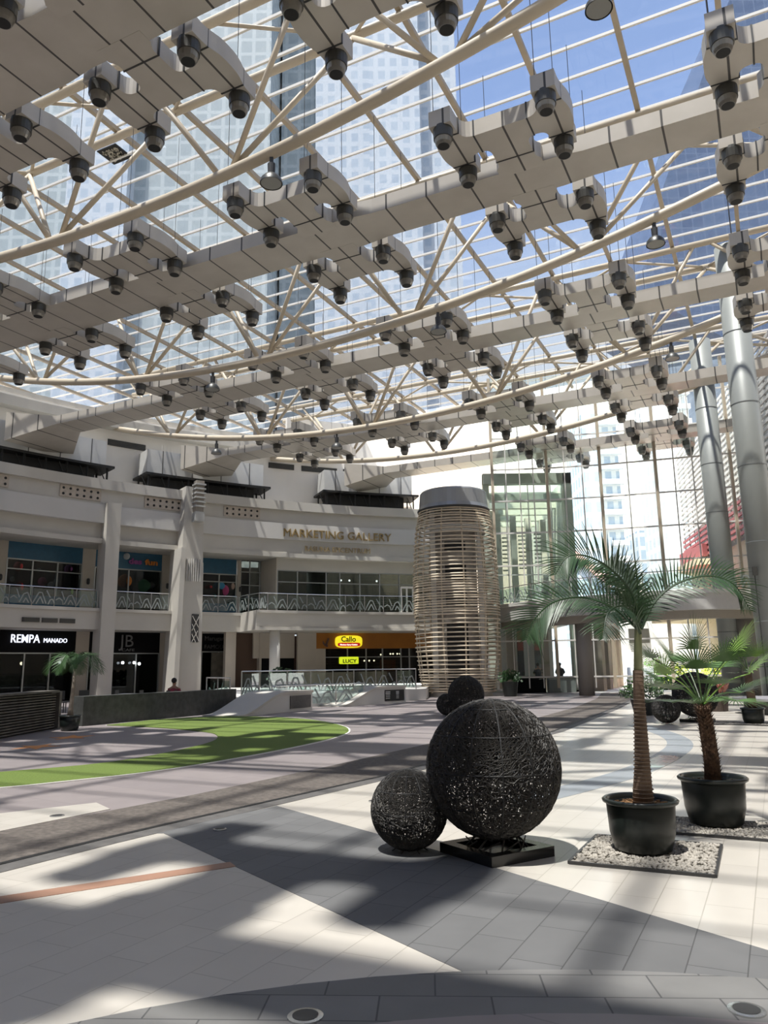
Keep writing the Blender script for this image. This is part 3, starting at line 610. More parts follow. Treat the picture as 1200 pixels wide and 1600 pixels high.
# ------------------------------------------------------------------ stone planter wall, slatted screen, person
STN = mat('dark_stone', (.050, .052, .048), .7, var=.35, vs_=5, bump=.4, bs=20)
mb = MB(); mb.prism([(-9.25, 24.1), (-5.95, 31.2), (-6.35, 31.5), (-9.75, 24.3)], 0, .88)
w1 = ('wall_body', mb, STN); mb = MB(); mb.prism([(-9.55, 23.3), (-7.6, 27.6), (-7.75, 27.7), (-9.7, 23.5)], .0, .62); w2 = ('lower_ledge', mb, STN)
assemble('stone_wall', 'long dark stone planter wall behind the green turf', 'wall', [w1])
slx = []
P0, P1 = Vector((-9.75, 23.2, 0)), Vector((-9.6, 16.2, 0))
fr = MB().beam(P0+Vector((-.25, 0, .52)), P1+Vector((-.25, 0, .52)), .3, 1.04); slx.append(('back_panel', fr, mat('screen_back', (.030, .030, .027), .8)))
sl = MB()
for i in range(14): z_ = .06+i*.072; sl.beam(P0+Vector((0, 0, z_)), P1+Vector((0, 0, z_)), .07, .035)
slx.append(('slats', sl, mat('weathered_slat', (.12, .11, .095), .7, var=.3, vs_=3)))
slx.append(('top_board', MB().beam(P0+Vector((-.15, 0, 1.07)), P1+Vector((-.15, 0, 1.07)), .55, .05), MT['weathered_slat']))
slx.append(('end_post', MB().box((P0.x-.08, P0.y+.1, .53), (.42, .16, 1.06)), MT['weathered_slat']))
assemble('slatted_screen', 'dark horizontal slatted planter screen at left edge', 'screen', slx)
def person(loc, rz, lb, shirt, scale=1.0, seated=True):
    t = thing('person', lb, 'person', loc, rz)
    me = bpy.data.meshes.new('body'); zs = .45 if seated else .9
    V_ = [(0, 0, zs+.08), (0, 0, zs+.28), (0, 0, zs+.50), (0, .0, zs+.60), (0, -.02, zs+.74), (.17, 0, zs+.50), (.26, -.05, zs+.26), (.20, -.26, zs+.18), (-.17, 0, zs+.50), (-.26, -.05, zs+.26), (-.20, -.26, zs+.18), (.10, 0, zs+.03), (-.10, 0, zs+.03)]
    E_ = [(0, 1), (1, 2), (2, 3), (3, 4), (2, 5), (5, 6), (6, 7), (2, 8), (8, 9), (9, 10), (0, 11), (0, 12)]
    Rr_ = [.14, .15, .14, .055, .10, .07, .05, .035, .07, .05, .035, .1, .1]
    if seated: ext = [(.12, -.42, zs+.03), (.12, -.45, .08), (-.12, -.42, zs+.03), (-.12, -.45, .08)]
    else: ext = [(.10, 0, .48), (.10, 0, .08), (-.10, 0, .48), (-.10, 0, .08)]
    V_ += ext; E_ += [(11, 13), (13, 14), (12, 15), (15, 16)]; Rr_ += [.075, .05, .075, .05]
    me.from_pydata(V_, E_, []); o_ = bpy.data.objects.new('body', me); COL.objects.link(o_); o_.parent = t
    sk = o_.modifiers.new('s', 'SKIN'); sd = o_.modifiers.new('d', 'SUBSURF'); sd.levels = sd.render_levels = 2
    for v_, r in zip(me.skin_vertices[0].data, Rr_): v_.radius = (r, r*.8)
    me.skin_vertices[0].data[0].use_root = True
    me.materials.append(mat('skin', (.30, .17, .11), .6))
    q = MB().lathe([(.10, -.02), (.185, .02), (.19, .2), (.21, .36), (.20, .46), (.08, .52)], (0, 0, zs), 14); q.xf(lambda p: Vector((p.x, p.y*.72, p.z)))
    for s_ in (1, -1): q.tube([(s_*.17, 0, zs+.48), (s_*.27, -.05, zs+.26)], [.085, .065], 8)
    obj('shirt', q, shirt, t, True)
    q = MB().ball((0, .015, zs+.80), .112, 12, 8, (.92, 1.0, .95)); obj('hair', q, mat('black_hair', (.01, .008, .007), .7), t, True)
    q = MB().lathe([(.14, -.0), (.17, .05), (.16, .14)], (0, 0, zs-.04), 12)
    if seated:
        for s_ in (1, -1): q.tube([(s_*.1, 0, zs+.03), (s_*.12, -.42, zs+.03), (s_*.12, -.45, .06)], [.11, .085, .06], 8)
    else:
        for s_ in (1, -1): q.tube([(s_*.1, 0, zs+.03), (s_*.1, 0, .06)], [.11, .07], 8)
    obj('trousers', q, mat('dark_trousers', (.02, .02, .025), .8), t, True)
    q = MB()
    for s_ in (1, -1): q.ball((s_*.12 if seated else s_*.1, -.5 if seated else -.05, .05), .09, 8, 6, (.6, 1.4, .5))
    obj('shoes', q, BLACK, t, True)
    t.scale = (scale,)*3; return t
SHR = mat('maroon_shirt', (.22, .03, .045), .8)
person((-8.15, 30.2, 0), radians(165), 'person in maroon shirt sitting behind the stone wall', SHR)
def chair(loc, rz, lb, grp, m=DARK):
    t = thing('cafe_chair', lb, 'chair', loc, rz, grp)
    obj('seat', MB().box((0, 0, .44), (.44, .44, .05)), m, t); obj('backrest', MB().box((0, .21, .70), (.44, .04, .36)), m, t)
    for x in (-.19, .19):
        for y in (-.19, .19): obj('leg', MB().box((x, y, .21), (.035, .035, .42)), m, t)
    return t
chair((-8.15, 30.3, 0), radians(165), 'dark chair under the person in maroon shirt', 'cafe chairs')
def table(loc, lb, m): 
    t = thing('cafe_table', lb, 'table', loc, 0, 'cafe tables'); obj('tabletop', MB().lathe([(.4, .72), (.4, .75)], n=20), m, t)
    obj('stem', MB().lathe([(.03, .03), (.03, .72)], n=8), DARK, t); obj('foot', MB().lathe([(.22, 0), (.22, .03)], n=16), DARK, t)
table((-10.3, 31.5, 0), 'white round cafe table beyond stone wall left of seated person', PALE)
chair((-11.1, 31.8, 0), radians(-90), 'dark chair left of the white cafe table', 'cafe chairs'); chair((-9.5, 31.2, 0), radians(90), 'dark chair right of the white cafe table', 'cafe chairs')
for i, (x, y) in enumerate(((-14.0, 31.4), (-13.2, 31.9), (-12.4, 32.6))): chair((x, y, 0), radians(20+i*15), ('dark cafe chair behind left palm, leftmost of three', 'dark cafe chair behind left palm, middle of three', 'dark cafe chair beside cream pillar, rightmost of three')[i], 'cafe chairs')

# ------------------------------------------------------------------ rattan tower
TC = (4.15, 45.0)
RAT = mat('rattan', (.62, .53, .40), .6, var=.15, vs_=2)
def rprof(z):
    K = [(0.25, 2.08), (1.0, 2.22), (2.5, 2.40), (5.0, 2.50), (7.0, 2.48), (8.6, 2.38), (9.8, 2.24), (10.7, 2.06)]
    for (z0, r0_), (z1, r1_) in zip(K, K[1:]):
        if z <= z1: return r0_+(r1_-r0_)*(z-z0)/(z1-z0)
    return K[-1][1]
rings = MB(); z = .3
while z < 10.7:
    r = rprof(z); wob = random.uniform(-.03, .03); ph = random.uniform(0, 6.28)
    rings.tube([(TC[0]+(r+.02*sin(3*t+ph))*cos(t), TC[1]+(r+.02*sin(3*t+ph))*sin(t), z+wob*sin(t+ph)) for t in [2*pi*i/48 for i in range(48)]], .042, 5, closed=True)
    z += .15 if z < 1.4 else (.25 if z < 4.3 else (.15 if z < 6.7 else (.24 if z < 9.4 else .16)))
tp = [('slats', rings, RAT)]
for k in range(12):
    t_ = 2*pi*k/12+.1; rr_ = MB().tube([(TC[0]+(rprof(zz)-.06)*cos(t_), TC[1]+(rprof(zz)-.06)*sin(t_), zz) for zz in [.2+i*.5 for i in range(22)]], .045, 6); tp.append(('rib', rr_, RAT))
core = MB().lathe([(1.25, 0), (1.25, 11.0)], (*TC, 0), 20); tp.append(('core', core, mat('core_concrete', (.34, .31, .27), .8, var=.1)))
for zc, hh in ((8.45, .5), (6.9, 1.0), (5.4, .8), (2.3, 3.4)):
    q = MB().box((TC[0]-.1, TC[1]-1.22, zc), (1.2, .15, hh)); tp.append(('opening', q, BLACK))
for xx in (-1.35, 1.35):
    q = MB().box((TC[0]+xx, TC[1]-.9, 5.5), (.28, .28, 10.6)); tp.append(('core_post', q, mat('pale_post', (.62, .60, .56), .6)))
hoop = MB()
for zz in (9.35, 9.6): hoop.tube([(TC[0]+1.8*cos(t), TC[1]+1.8*sin(t), zz) for t in [2*pi*i/40 for i in range(40)]], .06, 6, closed=True)
tp.append(('inner_hoop', hoop, OFFW))
q = MB().lathe([(1.9, 0), (1.9, .22)], (*TC, 0), 40); tp.append(('plinth', q, WHITE))
q = MB().lathe([(2.12, 10.72), (2.05, 10.95), (1.98, 11.75), (1.9, 11.85), (.1, 12.15)], (*TC, 0), 48); tp.append(('metal_cap', q, mat('cap_metal', (.36, .37, .38), .35, metal=.6), {'smooth': False}))
q = MB().lathe([(2.14, 10.62), (2.16, 10.72)], (*TC, 0), 48); tp.append(('cap_ring', q, DARK))
assemble('rattan_tower', 'tall barrel-shaped rattan slat tower with grey metal cap', 'tower', tp)

# ------------------------------------------------------------------ end glass wall
GW = [(6.9, 47.45), (11.7, 47.0), (16.3, 45.6), (20.6, 44.2), (29, 40.5)]
def seg_window(i, a, b, nv, thick):
    A, B = Vector((*a, 0)), Vector((*b, 0)); d = (B-A); parts = []
    g = MB().beam(A+Vector((0, 0, 10.4)), B+Vector((0, 0, 10.4)), .02, 19.2); g_ = obj('window_%d' % i, g, GWALL); tag(g_, kind='structure')
    for j in range(nv+1):
        p = A+d*(j/nv); t_ = .16 if (thick and j == 0) else .06
        obj('mullion', MB().beam((p.x, p.y-.06, .3), (p.x, p.y-.06, 20), t_, t_), TAN if t_ > .1 else OFFW, g_)
    for z_ in (.95, 3.1, 5.6, 7.7, 9.75, 11.8, 13.85, 15.9, 18):
        obj('transom', MB().beam((A.x, A.y-.07, z_), (B.x, B.y-.07, z_), .07, .09), OFFW, g_)
seg_window(1, GW[0], (10.3, 47.13), 4, True); seg_window(2, (10.3, 47.13), (13.5, 46.5), 3, True); seg_window(3, (13.5, 46.5), (16.6, 45.5), 2, True); seg_window(4, (16.6, 45.5), (20.6, 44.2), 4, True); seg_window(5, GW[3], GW[4], 5, True)

# grey steel columns
for (x, y, r, lb) in ((18.1, 41.0, .57, 'tall grey steel column nearer the end glass wall'), (15.35, 31.0, .56, 'tall grey steel column at right edge, nearest')):
    tp = [('shaft', MB().lathe([(r, 0), (r, 19.6)], (x, y, 0), 40), STEELG, {'smooth': True})]
    for z_ in (3.2, 6.4, 9.6, 12.3, 15.5): tp.append(('joint_ring', MB().lathe([(r+.008, z_), (r+.008, z_+.04)], (x, y, 0), 40), mat('joint_dark', (.16, .17, .17), .5)))
    tp.append(('base_collar', MB().lathe([(r+.1, 0), (r+.1, .25), (r, .3)], (x, y, 0), 40), STEELG))
    assemble('steel_column', lb, 'column', tp, 'grey steel columns')
q = MB().tube([(14.78, 30.62, 5.1), (14.78, 30.62, .2)], .02, 6); q2 = MB().box((14.78, 30.58, 5.2), (.16, .12, .34))
assemble('downpipe', 'thin dark cable and box fixed on right grey column', 'pipe', [('cable', q, DARK), ('box', q2, DGREY)])

# ------------------------------------------------------------------ footbridge
fe = [(6.6, 47.3), (7.6, 45.2), (9.2, 42.9), (11.0, 41.0), (13.2, 39.3), (15.4, 38.3), (17.6, 38.4), (21.0, 39.8)]
fes = [(p.x, p.y) for p in catmull([(*p, 0) for p in fe], 28)]
BRM = mat('bridge_grey', (.50, .49, .47), .7, var=.04)
bp = [('deck', MB().prism(fes + offset(fes, -2.6)[::-1], 4.25, 5.2), BRM), ('edge_lip', MB().prism(offset(fes, .08) + offset(fes, -.3)[::-1], 5.05, 5.25), WHITE)]
bp.append(('soffit_beam', MB().prism(offset(fes, -.5) + offset(fes, -1.3)[::-1], 3.85, 4.25), mat('bridge_beam', (.33, .30, .26), .7)))
assemble('footbridge', 'curved grey footbridge before the end glass wall', 'bridge', bp)
railing([fes[i] for i in range(0, 29, 2)], 5.22, 1.0, 'glass railing along the curved footbridge')
for (x, y, w_, lb) in ((10.9, 42.9, .42, 'grey round column under footbridge at left'), (18.8, 40.4, .5, 'dark column under footbridge behind the palms')):
    single('bridge_column', MB().lathe([(w_, 0), (w_, 4.25)], (x, y, 0), 28), mat('bridge_column_grey', (.27, .25, .23), .6), lb, 'column', smooth=True)

# ------------------------------------------------------------------ green glazed block behind the glass wall, and lobby
GF = mat('pale_green_frame', (.50, .54, .45), .5); GB = mat('green_white_beam', (.66, .69, .63), .6)
X0, X1, Y0, Y1 = 6.6, 12.45, 49.8, 64
tp = [('top_beam', MB().bx(X0, X1, Y0-.2, Y0+.4, 13.5, 14.2), GF), ('corner_post', MB().bx(X1-.55, X1, Y0-.2, Y0+.5, 0, 14.2), GF), ('left_post', MB().bx(X0, X0+.4, Y0, Y0+.4, 0, 14.2), GF)]
tp.append(('clear_roof', MB().bx(X0, X1, Y0, Y1, 14.2, 14.25), glass('clear_roof_glass', (.95, .97, .95), .05)))  # unseen roof made of clear glass, added to let daylight inside
tp.append(('back_wall', MB().bx(X0, X1, Y1-.2, Y1, 0, 14), mat('pale_pink_wall', (.50, .45, .40), .8, var=.1)))
tp.append(('side_wall', MB().bx(X1-.25, X1-.1, Y0+.6, Y1, 4.6, 14), mat('side_pale', (.48, .52, .50), .5, var=.15)))
tp.append(('floor_slab', MB().bx(X0, X1, Y0+.3, Y1, 4.3, 4.8), GB)); 
for i in range(5): tp.append(('ceiling_beam', MB().bx(X0, X1, Y0+1.2+i*2.4, Y0+1.7+i*2.4, 12.6-.0*i, 13.1), GB))
for i in range(4): tp.append(('ceiling_strip', MB().bx(X0, X1, Y0+2.0+i*2.4, Y0+3.0+i*2.4, 13.3, 13.4), mat('strip_white', (.75, .78, .72), .6)))
PC = mat('pale_column', (.62, .60, .56), .7)
for i, x in enumerate((7.6, 8.8, 10.0, 11.2)): tp.append(('inner_column', MB().bx(x, x+.38, Y0+2+i*.8, Y0+2.5+i*.8, 0, 11.9), PC))
for i, (x, z_) in enumerate(((8.1, 8), (9.3, 8.2), (10.5, 8.4))):
    b = MB()
    for j in range(9): b.box((x+.2, Y0+2.2+i*.5, z_+j*.28), (.5, .1, .09))
    tp.append(('louvre_stack', b, mat('green_louvre', (.28, .31, .28), .6)))
for x in (8.05, 9.55, 11.05): tp.append(('front_mullion', MB().bx(x, x+.05, Y0, Y0+.1, 4.8, 13.5), OFFW))
for z_ in (7.4, 10.2): tp.append(('front_transom', MB().bx(X0, X1, Y0, Y0+.08, z_, z_+.07), OFFW))
tp.append(('front_glass', MB().bx(X0, X1-.5, Y0+.1, Y0+.12, 4.8, 13.5), glass('green_glass', (.94, .97, .94), .08)))
tp.append(('side_glass', MB().bx(X1-.06, X1-.03, Y0+.4, Y1, 4.8, 14), glass('side_glass', (.7, .78, .85), .35)))
for i in range(5): tp.append(('side_mullion', MB().bx(X1-.05, X1+.02, Y0+2+i*2.6, Y0+2.08+i*2.6, 4.8, 14), OFFW))
assemble('glazed_block', 'pale green framed glazed building block beyond end glass wall', 'building', tp)
PIN = mat('pink_stone', (.34, .27, .22), .8, var=.05); 
for i, (x, y) in enumerate(((13.6, 50.2), (14.9, 53.3), (16.2, 56.4), (17.5, 59.5))):
    single('stone_pilaster', MB().box((x, y, 2.2), (.7, 1.5, 4.38), radians(-22.7)), PIN, ('pink stone pilaster outside glass wall, nearest to lobby', 'pink stone pilaster outside glass wall, second from lobby', 'pink stone pilaster outside glass wall, third from lobby', 'pink stone pilaster outside glass wall, farthest from lobby')[i], 'pillar', 'outdoor pilasters')
single('outdoor_wall', MB().box((15.6, 54.9, 5.0), (.5, 11.5, 1.2), radians(-22.7)), PIN, 'pink stone lintel above the outdoor pilasters', 'wall')
# lobby fittings
struct('wall_back', MB().bx(6.4, 12.3, 49.6, 49.75, 0, .1), GF)
for i, (x, m_) in enumerate(((7.9, PIN), (9.0, PC), (10.1, PIN))):
    single('lobby_screen', MB().bx(x, x+.55, 51.0, 51.2, 0, 4.2), m_, ('lobby wall panel behind glass, left beside red banner', 'lobby wall panel behind glass, pale middle one', 'lobby wall panel behind glass, right one')[i], 'wall panel', 'lobby wall panels')
for i, x in enumerate((8.55, 9.65)):
    assemble('red_banner', ('red banner hanging in lobby, left one', 'red banner hanging in lobby, right one')[i], 'banner', [('cloth', MB().bx(x, x+.36, 50.6, 50.65, 2.6, 3.9), mat('dull_red', (.30, .07, .05), .7)), ('frame', MB().bx(x-.03, x+.39, 50.65, 50.68, 1.0, 4.0), DARK)], 'lobby banners')
assemble('reception_desk', 'black reception desk in lobby right of the rattan tower', 'desk', [('body', MB().bx(7.9, 9.7, 47.9, 48.7, 0, .95), BLK2), ('top', MB().bx(7.85, 9.75, 47.85, 48.75, .95, 1.0), DARK)])
assemble('lobby_counter', 'grey low counter in lobby behind left bridge column', 'counter', [('body', MB().bx(9.95, 11.6, 48.2, 48.8, 0, .9), mat('counter_grey', (.20, .22, .21), .5)), ('top', MB().bx(9.9, 11.65, 48.15, 48.85, .9, .95), PALE)])
person((9.6, 49.6, 0), radians(180), 'person in dark clothes behind lobby desk, left one', mat('black_shirt', (.02, .02, .025), .8), seated=False)
person((11.0, 49.7, 0), radians(170), 'person in dark clothes behind lobby counter, right one', MT['black_shirt'], seated=False)

# ------------------------------------------------------------------ outdoors beyond the glass wall
PAV = struct('floor', MB().bx(12.6, 70, 46.6, 120, -.02, .012), mat('outdoor_paving', (.55, .52, .48), .8))
# slatted red and white screen facade
tp = []
SA, SB = Vector((25.2, 64, 0)), Vector((20.2, 34, 0)); dS = SB-SA
SW = mat('white_slat', (.60, .58, .56), .7); SR = mat('red_slat', (.32, .09, .10), .8)
k = 0; z_ = 9.6
while z_ < 19.3:
    tp.append(('slat', MB().beam(SA+Vector((0, 0, z_)), SB+Vector((0, 0, z_)), .10, .19), SR if (z_ < 12.0 and k % 1 == 0) else SW, {})); z_ += .40; k += 1
for j in range(18): p = SA+dS*(j/17)+Vector((.15, 0, 0)); tp.append(('upright', MB().beam((p.x, p.y, 9.4), (p.x, p.y, 19.4), .08, .08), SW))
assemble('slatted_facade', 'tall facade of red and white horizontal slats behind grey columns', 'facade', tp)
tp = [('wall', MB().prism([(25.6, 64), (20.9, 34), (32, 34), (32, 64)], 0, 9.4), mat('cream_yellow_wall', (.52, .44, .32), .8)), ('wall_upper', MB().prism([(26.3, 64), (21.6, 34), (32, 34), (32, 64)], 9.4, 19.4), mat('pale_back', (.30, .29, .29), .8))]
tp.append(('red_eave', MB().prism([(23.9, 61.8), (25.6, 64), (25.0, 57), (23.4, 56)], 9.4, 10.3), SR)); tp.append(('cream_soffit', MB().prism([(23.4, 61), (26, 64), (25, 55), (22.8, 56)], 8.7, 9.2), MT['cream_yellow_wall']))
tp.append(('low_red_eave', MB().prism([(20.2, 60), (27, 62), (27, 52), (22.0, 50)], 5.2, 6.2), SR)); tp.append(('low_soffit', MB().prism([(20.6, 60), (27, 62), (27, 52), (22.2, 50.5)], 4.7, 5.2), MT['cream_yellow_wall']))
assemble('cream_building', 'cream building with red eaves beyond footbridge at right', 'building', tp)
SKG = brickmat('hazed_tower_glass', (.38, .46, .57), (.44, .52, .62), (.54, .60, .68), 2.6, 3.2, 0, .6, .6, True, 0.0)  # distance haze is put into this pale blue tower colour
SKD = brickmat('dark_blue_tower_glass', (.10, .14, .24), (.13, .18, .29), (.17, .22, .33), 2.4, 3.6, 0, .35, .12, True, 0.0)
SKP = brickmat('greenish_tower_glass', (.32, .38, .42), (.37, .43, .46), (.46, .52, .55), 3, 3.5, 0, .6, .4, True, 0.0)
assemble('skyscraper', 'pale blue skyscraper seen through the roof at centre', 'skyscraper', [('tower_body', MB().bx(-14, 17.5, 150, 176, 0, 190), SKG), ('stepped_bay', MB().bx(-2, 9, 146.5, 150, 0, 190), SKG), ('stepped_bay', MB().bx(-22, -14, 153, 176, 0, 190), SKP)], 'towers outside')
assemble('skyscraper', 'grey-green skyscraper seen through the roof at left', 'skyscraper', [('tower_body', MB().bx(-110, -22.5, 140, 170, 0, 210), SKP), ('stepped_bay', MB().bx(-62, -50, 136, 140, 0, 210), SKG)], 'towers outside')
q = MB(); P = [(75, 0), (75, 66), (56, 78), (56.7, 85.6), (62, 104), (70.4, 124.5), (81, 151), (104, 200), (140, 200), (140, 0)]
q.prism(P, 0, 30); q.xf(lambda p: Vector((p.x, 150+p.z, p.y)))
assemble('skyscraper', 'dark blue skyscraper with sloping edge at upper right', 'skyscraper', [('tower_body', q, SKD)], 'towers outside')
def apartments(x0, x1, y, h, c, lb, n):
    tp = [('tower_body', MB().bx(x0, x1, y, y+14, 0, h), c)]
    for i in range(n): z_ = 6+i*3.1; tp.append(('balcony', MB().bx(x0+(x1-x0)*.45, x1+.6, y-1.2, y, z_, z_+1.0), mat('hazed_balcony', (.50, .54, .58), .7)))  # balcony tone lightened with the same painted haze
    return assemble('apartment_tower', lb, 'building', tp, 'towers outside')
PB = brickmat('haze_blue_block', (.26, .34, .44), (.31, .39, .49), (.50, .54, .58), 2.2, 3.1, 0, .6, .5, True, 0.0)  # far blocks: haze painted in as pale blue
PB2 = brickmat('haze_white_block', (.44, .48, .54), (.48, .52, .57), (.60, .62, .64), 2.4, 3.1, 0, .6, .5, True, 0.0)  # haze painted in more strongly, nearly white
apartments(40.5, 47.5, 150, 52, PB, 'pale blue apartment tower with balconies right of green block', 15)
apartments(56.3, 62, 150, 60, PB2, 'very pale apartment tower with balconies beyond middle of glass wall', 17)
assemble('office_block', 'low pale ribbed office block on the skyline', 'building', [('body', MB().bx(47, 53, 170, 190, 0, 31), PB2)])
assemble('office_block', 'slim blue-grey office block on the skyline', 'building', [('body', MB().bx(58.5, 61, 175, 190, 0, 32), PB), ('antenna', MB().bx(59.5, 59.7, 176, 176.2, 32, 36), PB)])
assemble('stepped_building', 'blue glass stepped building right behind green block', 'building', [('body', MB().bx(17.5, 22.5, 75, 90, 0, 14), brickmat('blue_low_glass', (.32, .40, .50), (.40, .48, .58), (.62, .68, .74), 1.2, 1.6, 0, .4, .12, True, 0)), ('lower_body', MB().bx(22.5, 25.4, 76, 90, 0, 9.8), mat('brown_pale', (.52, .44, .40), .8)), ('pitched_edge', MB().add([(18.5, 74.6, 12), (22, 74.6, 9), (22, 74.6, 9.8), (18.5, 74.6, 12.9), (18.5, 75, 12), (22, 75, 9), (22, 75, 9.8), (18.5, 75, 12.9)], [(0, 1, 2, 3), (7, 6, 5, 4), (0, 4, 5, 1), (3, 2, 6, 7)]), mat('pale_red', (.62, .38, .36), .7))])
assemble('white_building', 'low white outdoor building with dark window under footbridge', 'building', [('body', MB().bx(19.5, 26, 66, 70, 0, 6), mat('bright_white_wall', (.52, .53, .56), .8)), ('window', MB().bx(20.6, 22.3, 65.8, 66, 3.4, 4.6), DGREY)])
# hedge and outdoor shrubs
LEAFY = mat('hedge_yellow_green', (.36, .46, .05), .9, var=.3, vs_=3); LEAFG = mat('shrub_green', (.08, .20, .04), .8, var=.4, vs_=5)
def shrub(c, r, m, lb, n=700, sz=.10, grp='outdoor shrubs', sq=(1, 1, .8)):
    b = MB()
    for i in range(n):
        d = Vector((random.gauss(0, 1), random.gauss(0, 1), random.gauss(0, 1))).normalized()*r*random.uniform(.6, 1.05)
        p = Vector((d.x*sq[0], d.y*sq[1], abs(d.z)*sq[2]*1.6)); a = Vector((random.gauss(0, 1), random.gauss(0, 1), random.gauss(0, 1))).normalized(); b_ = a.orthogonal().normalized()
        b.add([p-a*sz, p+b_*sz*.5, p+a*sz, p-b_*sz*.5], [(0, 1, 2, 3)])
    st = MB().tube([(0, 0, 0), (0, 0, r*1.1)], r*.08, 6)
    t = thing('shrub', lb, 'shrub', c, 0, grp); obj('foliage', b, m, t); obj('stem', st, mat('stem_brown', (.10, .06, .04), .8), t); return t
for i, (x, y, r, m_, lb) in enumerate(((19.9, 57, 1.3, LEAFG, 'green outdoor shrub just right of tall palm crown'), (19.8, 53, 1.3, LEAFY, 'yellow-green outdoor bush under footbridge, left one'), (22.3, 53.4, 1.4, LEAFY, 'yellow-green outdoor bush under footbridge, right one'), (20.8, 60, 1.8, LEAFG, 'darker outdoor shrub behind the yellow-green bushes'), (18.0, 50.6, .9, LEAFG, 'small outdoor shrub close to the glass wall'))):
    shrub((x, y, 0), r, m_, lb)
q = MB().bx(18.8, 25.5, 51.2, 51.8, 0, .75); single('outdoor_planter', q, DGREY, 'long dark outdoor planter box below yellow-green bushes', 'planter')
# white car outside
cb = MB(); prof = [(-2.1, .35), (-2.1, .8), (-1.5, .95), (-1.0, 1.42), (.7, 1.45), (1.3, .98), (2.1, .85), (2.15, .35)]
cb.prism(prof, -.85, .85); cb.xf(lambda p: Vector((p.z, p.x, p.y)))
t = thing('car', 'white car parked outside behind the tall palm trunk', 'car', (17.6, 54.2, .012), radians(-20))
obj('body', cb, mat('car_white', (.85, .85, .85), .3), t)
cg = MB(); cg.prism([(-1.35, .98), (-.95, 1.36), (.65, 1.38), (1.15, .98)], -.87, .87); cg.xf(lambda p: Vector((p.z, p.x, p.y))); obj('windows', cg, BLK2, t)
for x in (-.82, .82):
    for y in (-1.3, 1.35): q = MB().tube([(x-.1, y, .33), (x+.1, y, .33)], .33, 16); obj('wheel', q, BLACK, t)

# ------------------------------------------------------------------ roof: glass, ribs, purlins
ZR = 20.0
mb = MB(); a, b, c, d = UV(-46, -9, ZR+.12), UV(12, -9, ZR+.12), UV(12, 49.5, ZR+.12), UV(-46, 49.5, ZR+.12)
mb.add([a, b, c, d, a+Vector((0, 0, .03)), b+Vector((0, 0, .03)), c+Vector((0, 0, .03)), d+Vector((0, 0, .03))], [(3, 2, 1, 0), (4, 5, 6, 7)])
struct('ceiling', mb, GROOF)
RIB = mat('bronze_rib', (.40, .33, .24), .5, var=.1, vs_=1)
n_ = 0
v = -8.6
while v < 49.6:
    n_ += 1; struct('trim_%d' % n_, MB().beam(UV(-46, v, ZR+.05), UV(12, v, ZR+.05), .075, .09), OFFW); v += 1.27
u = -2.3-16*2.7
while u < 12:
    n_ += 1; struct('trim_%d' % n_, MB().beam(UV(u, -9, ZR-.07), UV(u, 49.5, ZR-.07), .16, .17), RIB); u += 2.7
# trusses
Zb = lambda u, z0: z0+.0078*(u+17.6)**2
def truss(k, vb, z0, uoff, u0_, u1_, lb):
    t = thing('roof_truss', lb, 'truss', UV(-17.6, vb, z0), -TH, 'roof trusses')
    O = Vector((-17.6, vb, z0)); L = lambda u, v, z: Vector((u, v, z))-O
    vn, vf = vb-.85, vb+1.45; zt = ZR-.28
    pts = [L(u0_+(u1_-u0_)*i/48, vb, Zb(u0_+(u1_-u0_)*i/48, z0)) for i in range(49)]
    obj('bottom_chord', MB().tube(pts, .17, 12), TAN, t, True)
    for vv in (vn, vf): obj('top_chord', MB().tube([L(u0_, vv, zt), L(u1_, vv, zt)], .14, 10), TAN, t, True)
    n0 = int((u0_-uoff)/6.8)-1
    for i in range(n0, n0+12):
        ub = uoff+6.8*i
        if ub < u0_ or ub > u1_: continue
        for s_ in (-1, 1):
            for vv, e_ in ((vn, 3.1), (vf, 3.5)):
                ut = ub+s_*e_
                if ut < u0_ or ut > u1_: continue
                obj('web_member', MB().tube([L(ub+s_*.25, vb, Zb(ub, z0)+.1), L(ut, vv, zt)], .085, 8), TAN, t, True)
    u = uoff-6.8*8
    i = 0
    while u < u1_:
        if u >= u0_ and u+3.4 <= u1_:
            a_, b_ = (vn, vf) if i % 2 == 0 else (vf, vn); obj('brace', MB().tube([L(u, a_, zt), L(u+3.4, b_, zt)], .06, 6), TAN, t, True)
        u += 3.4; i += 1
    return t
def hitwall(v, off):   # u where the line v meets the facade circle radius RR+off
    u = -60.0
    while u < 0:
        p = UV(u, v)
        if sqrt((p.x-CX)**2+(p.y-CY)**2) < RR+off and True: return u
        u += .05
    return -30
TR = [(0, 5.85, 15.0, -12.6, 'roof truss above the camera, outside the picture'), (1, 15.45, 15.2, -12.6, 'tan roof truss nearest in view, its chord crossing the upper left'),
      (2, 25.05, 14.45, -11.3, 'tan roof truss second in view, crossing the picture middle'), (3, 34.7, 14.2, -11.3, 'tan roof truss third in view, behind the third duct'), (4, 44.3, 15.1, -11.3, 'tan roof truss farthest, in front of upper wall')]
for k, vb, z0, uo, lb in TR: truss(k, vb, z0, uo, max(-45, hitwall(vb, 2.8)), 9.0, lb)
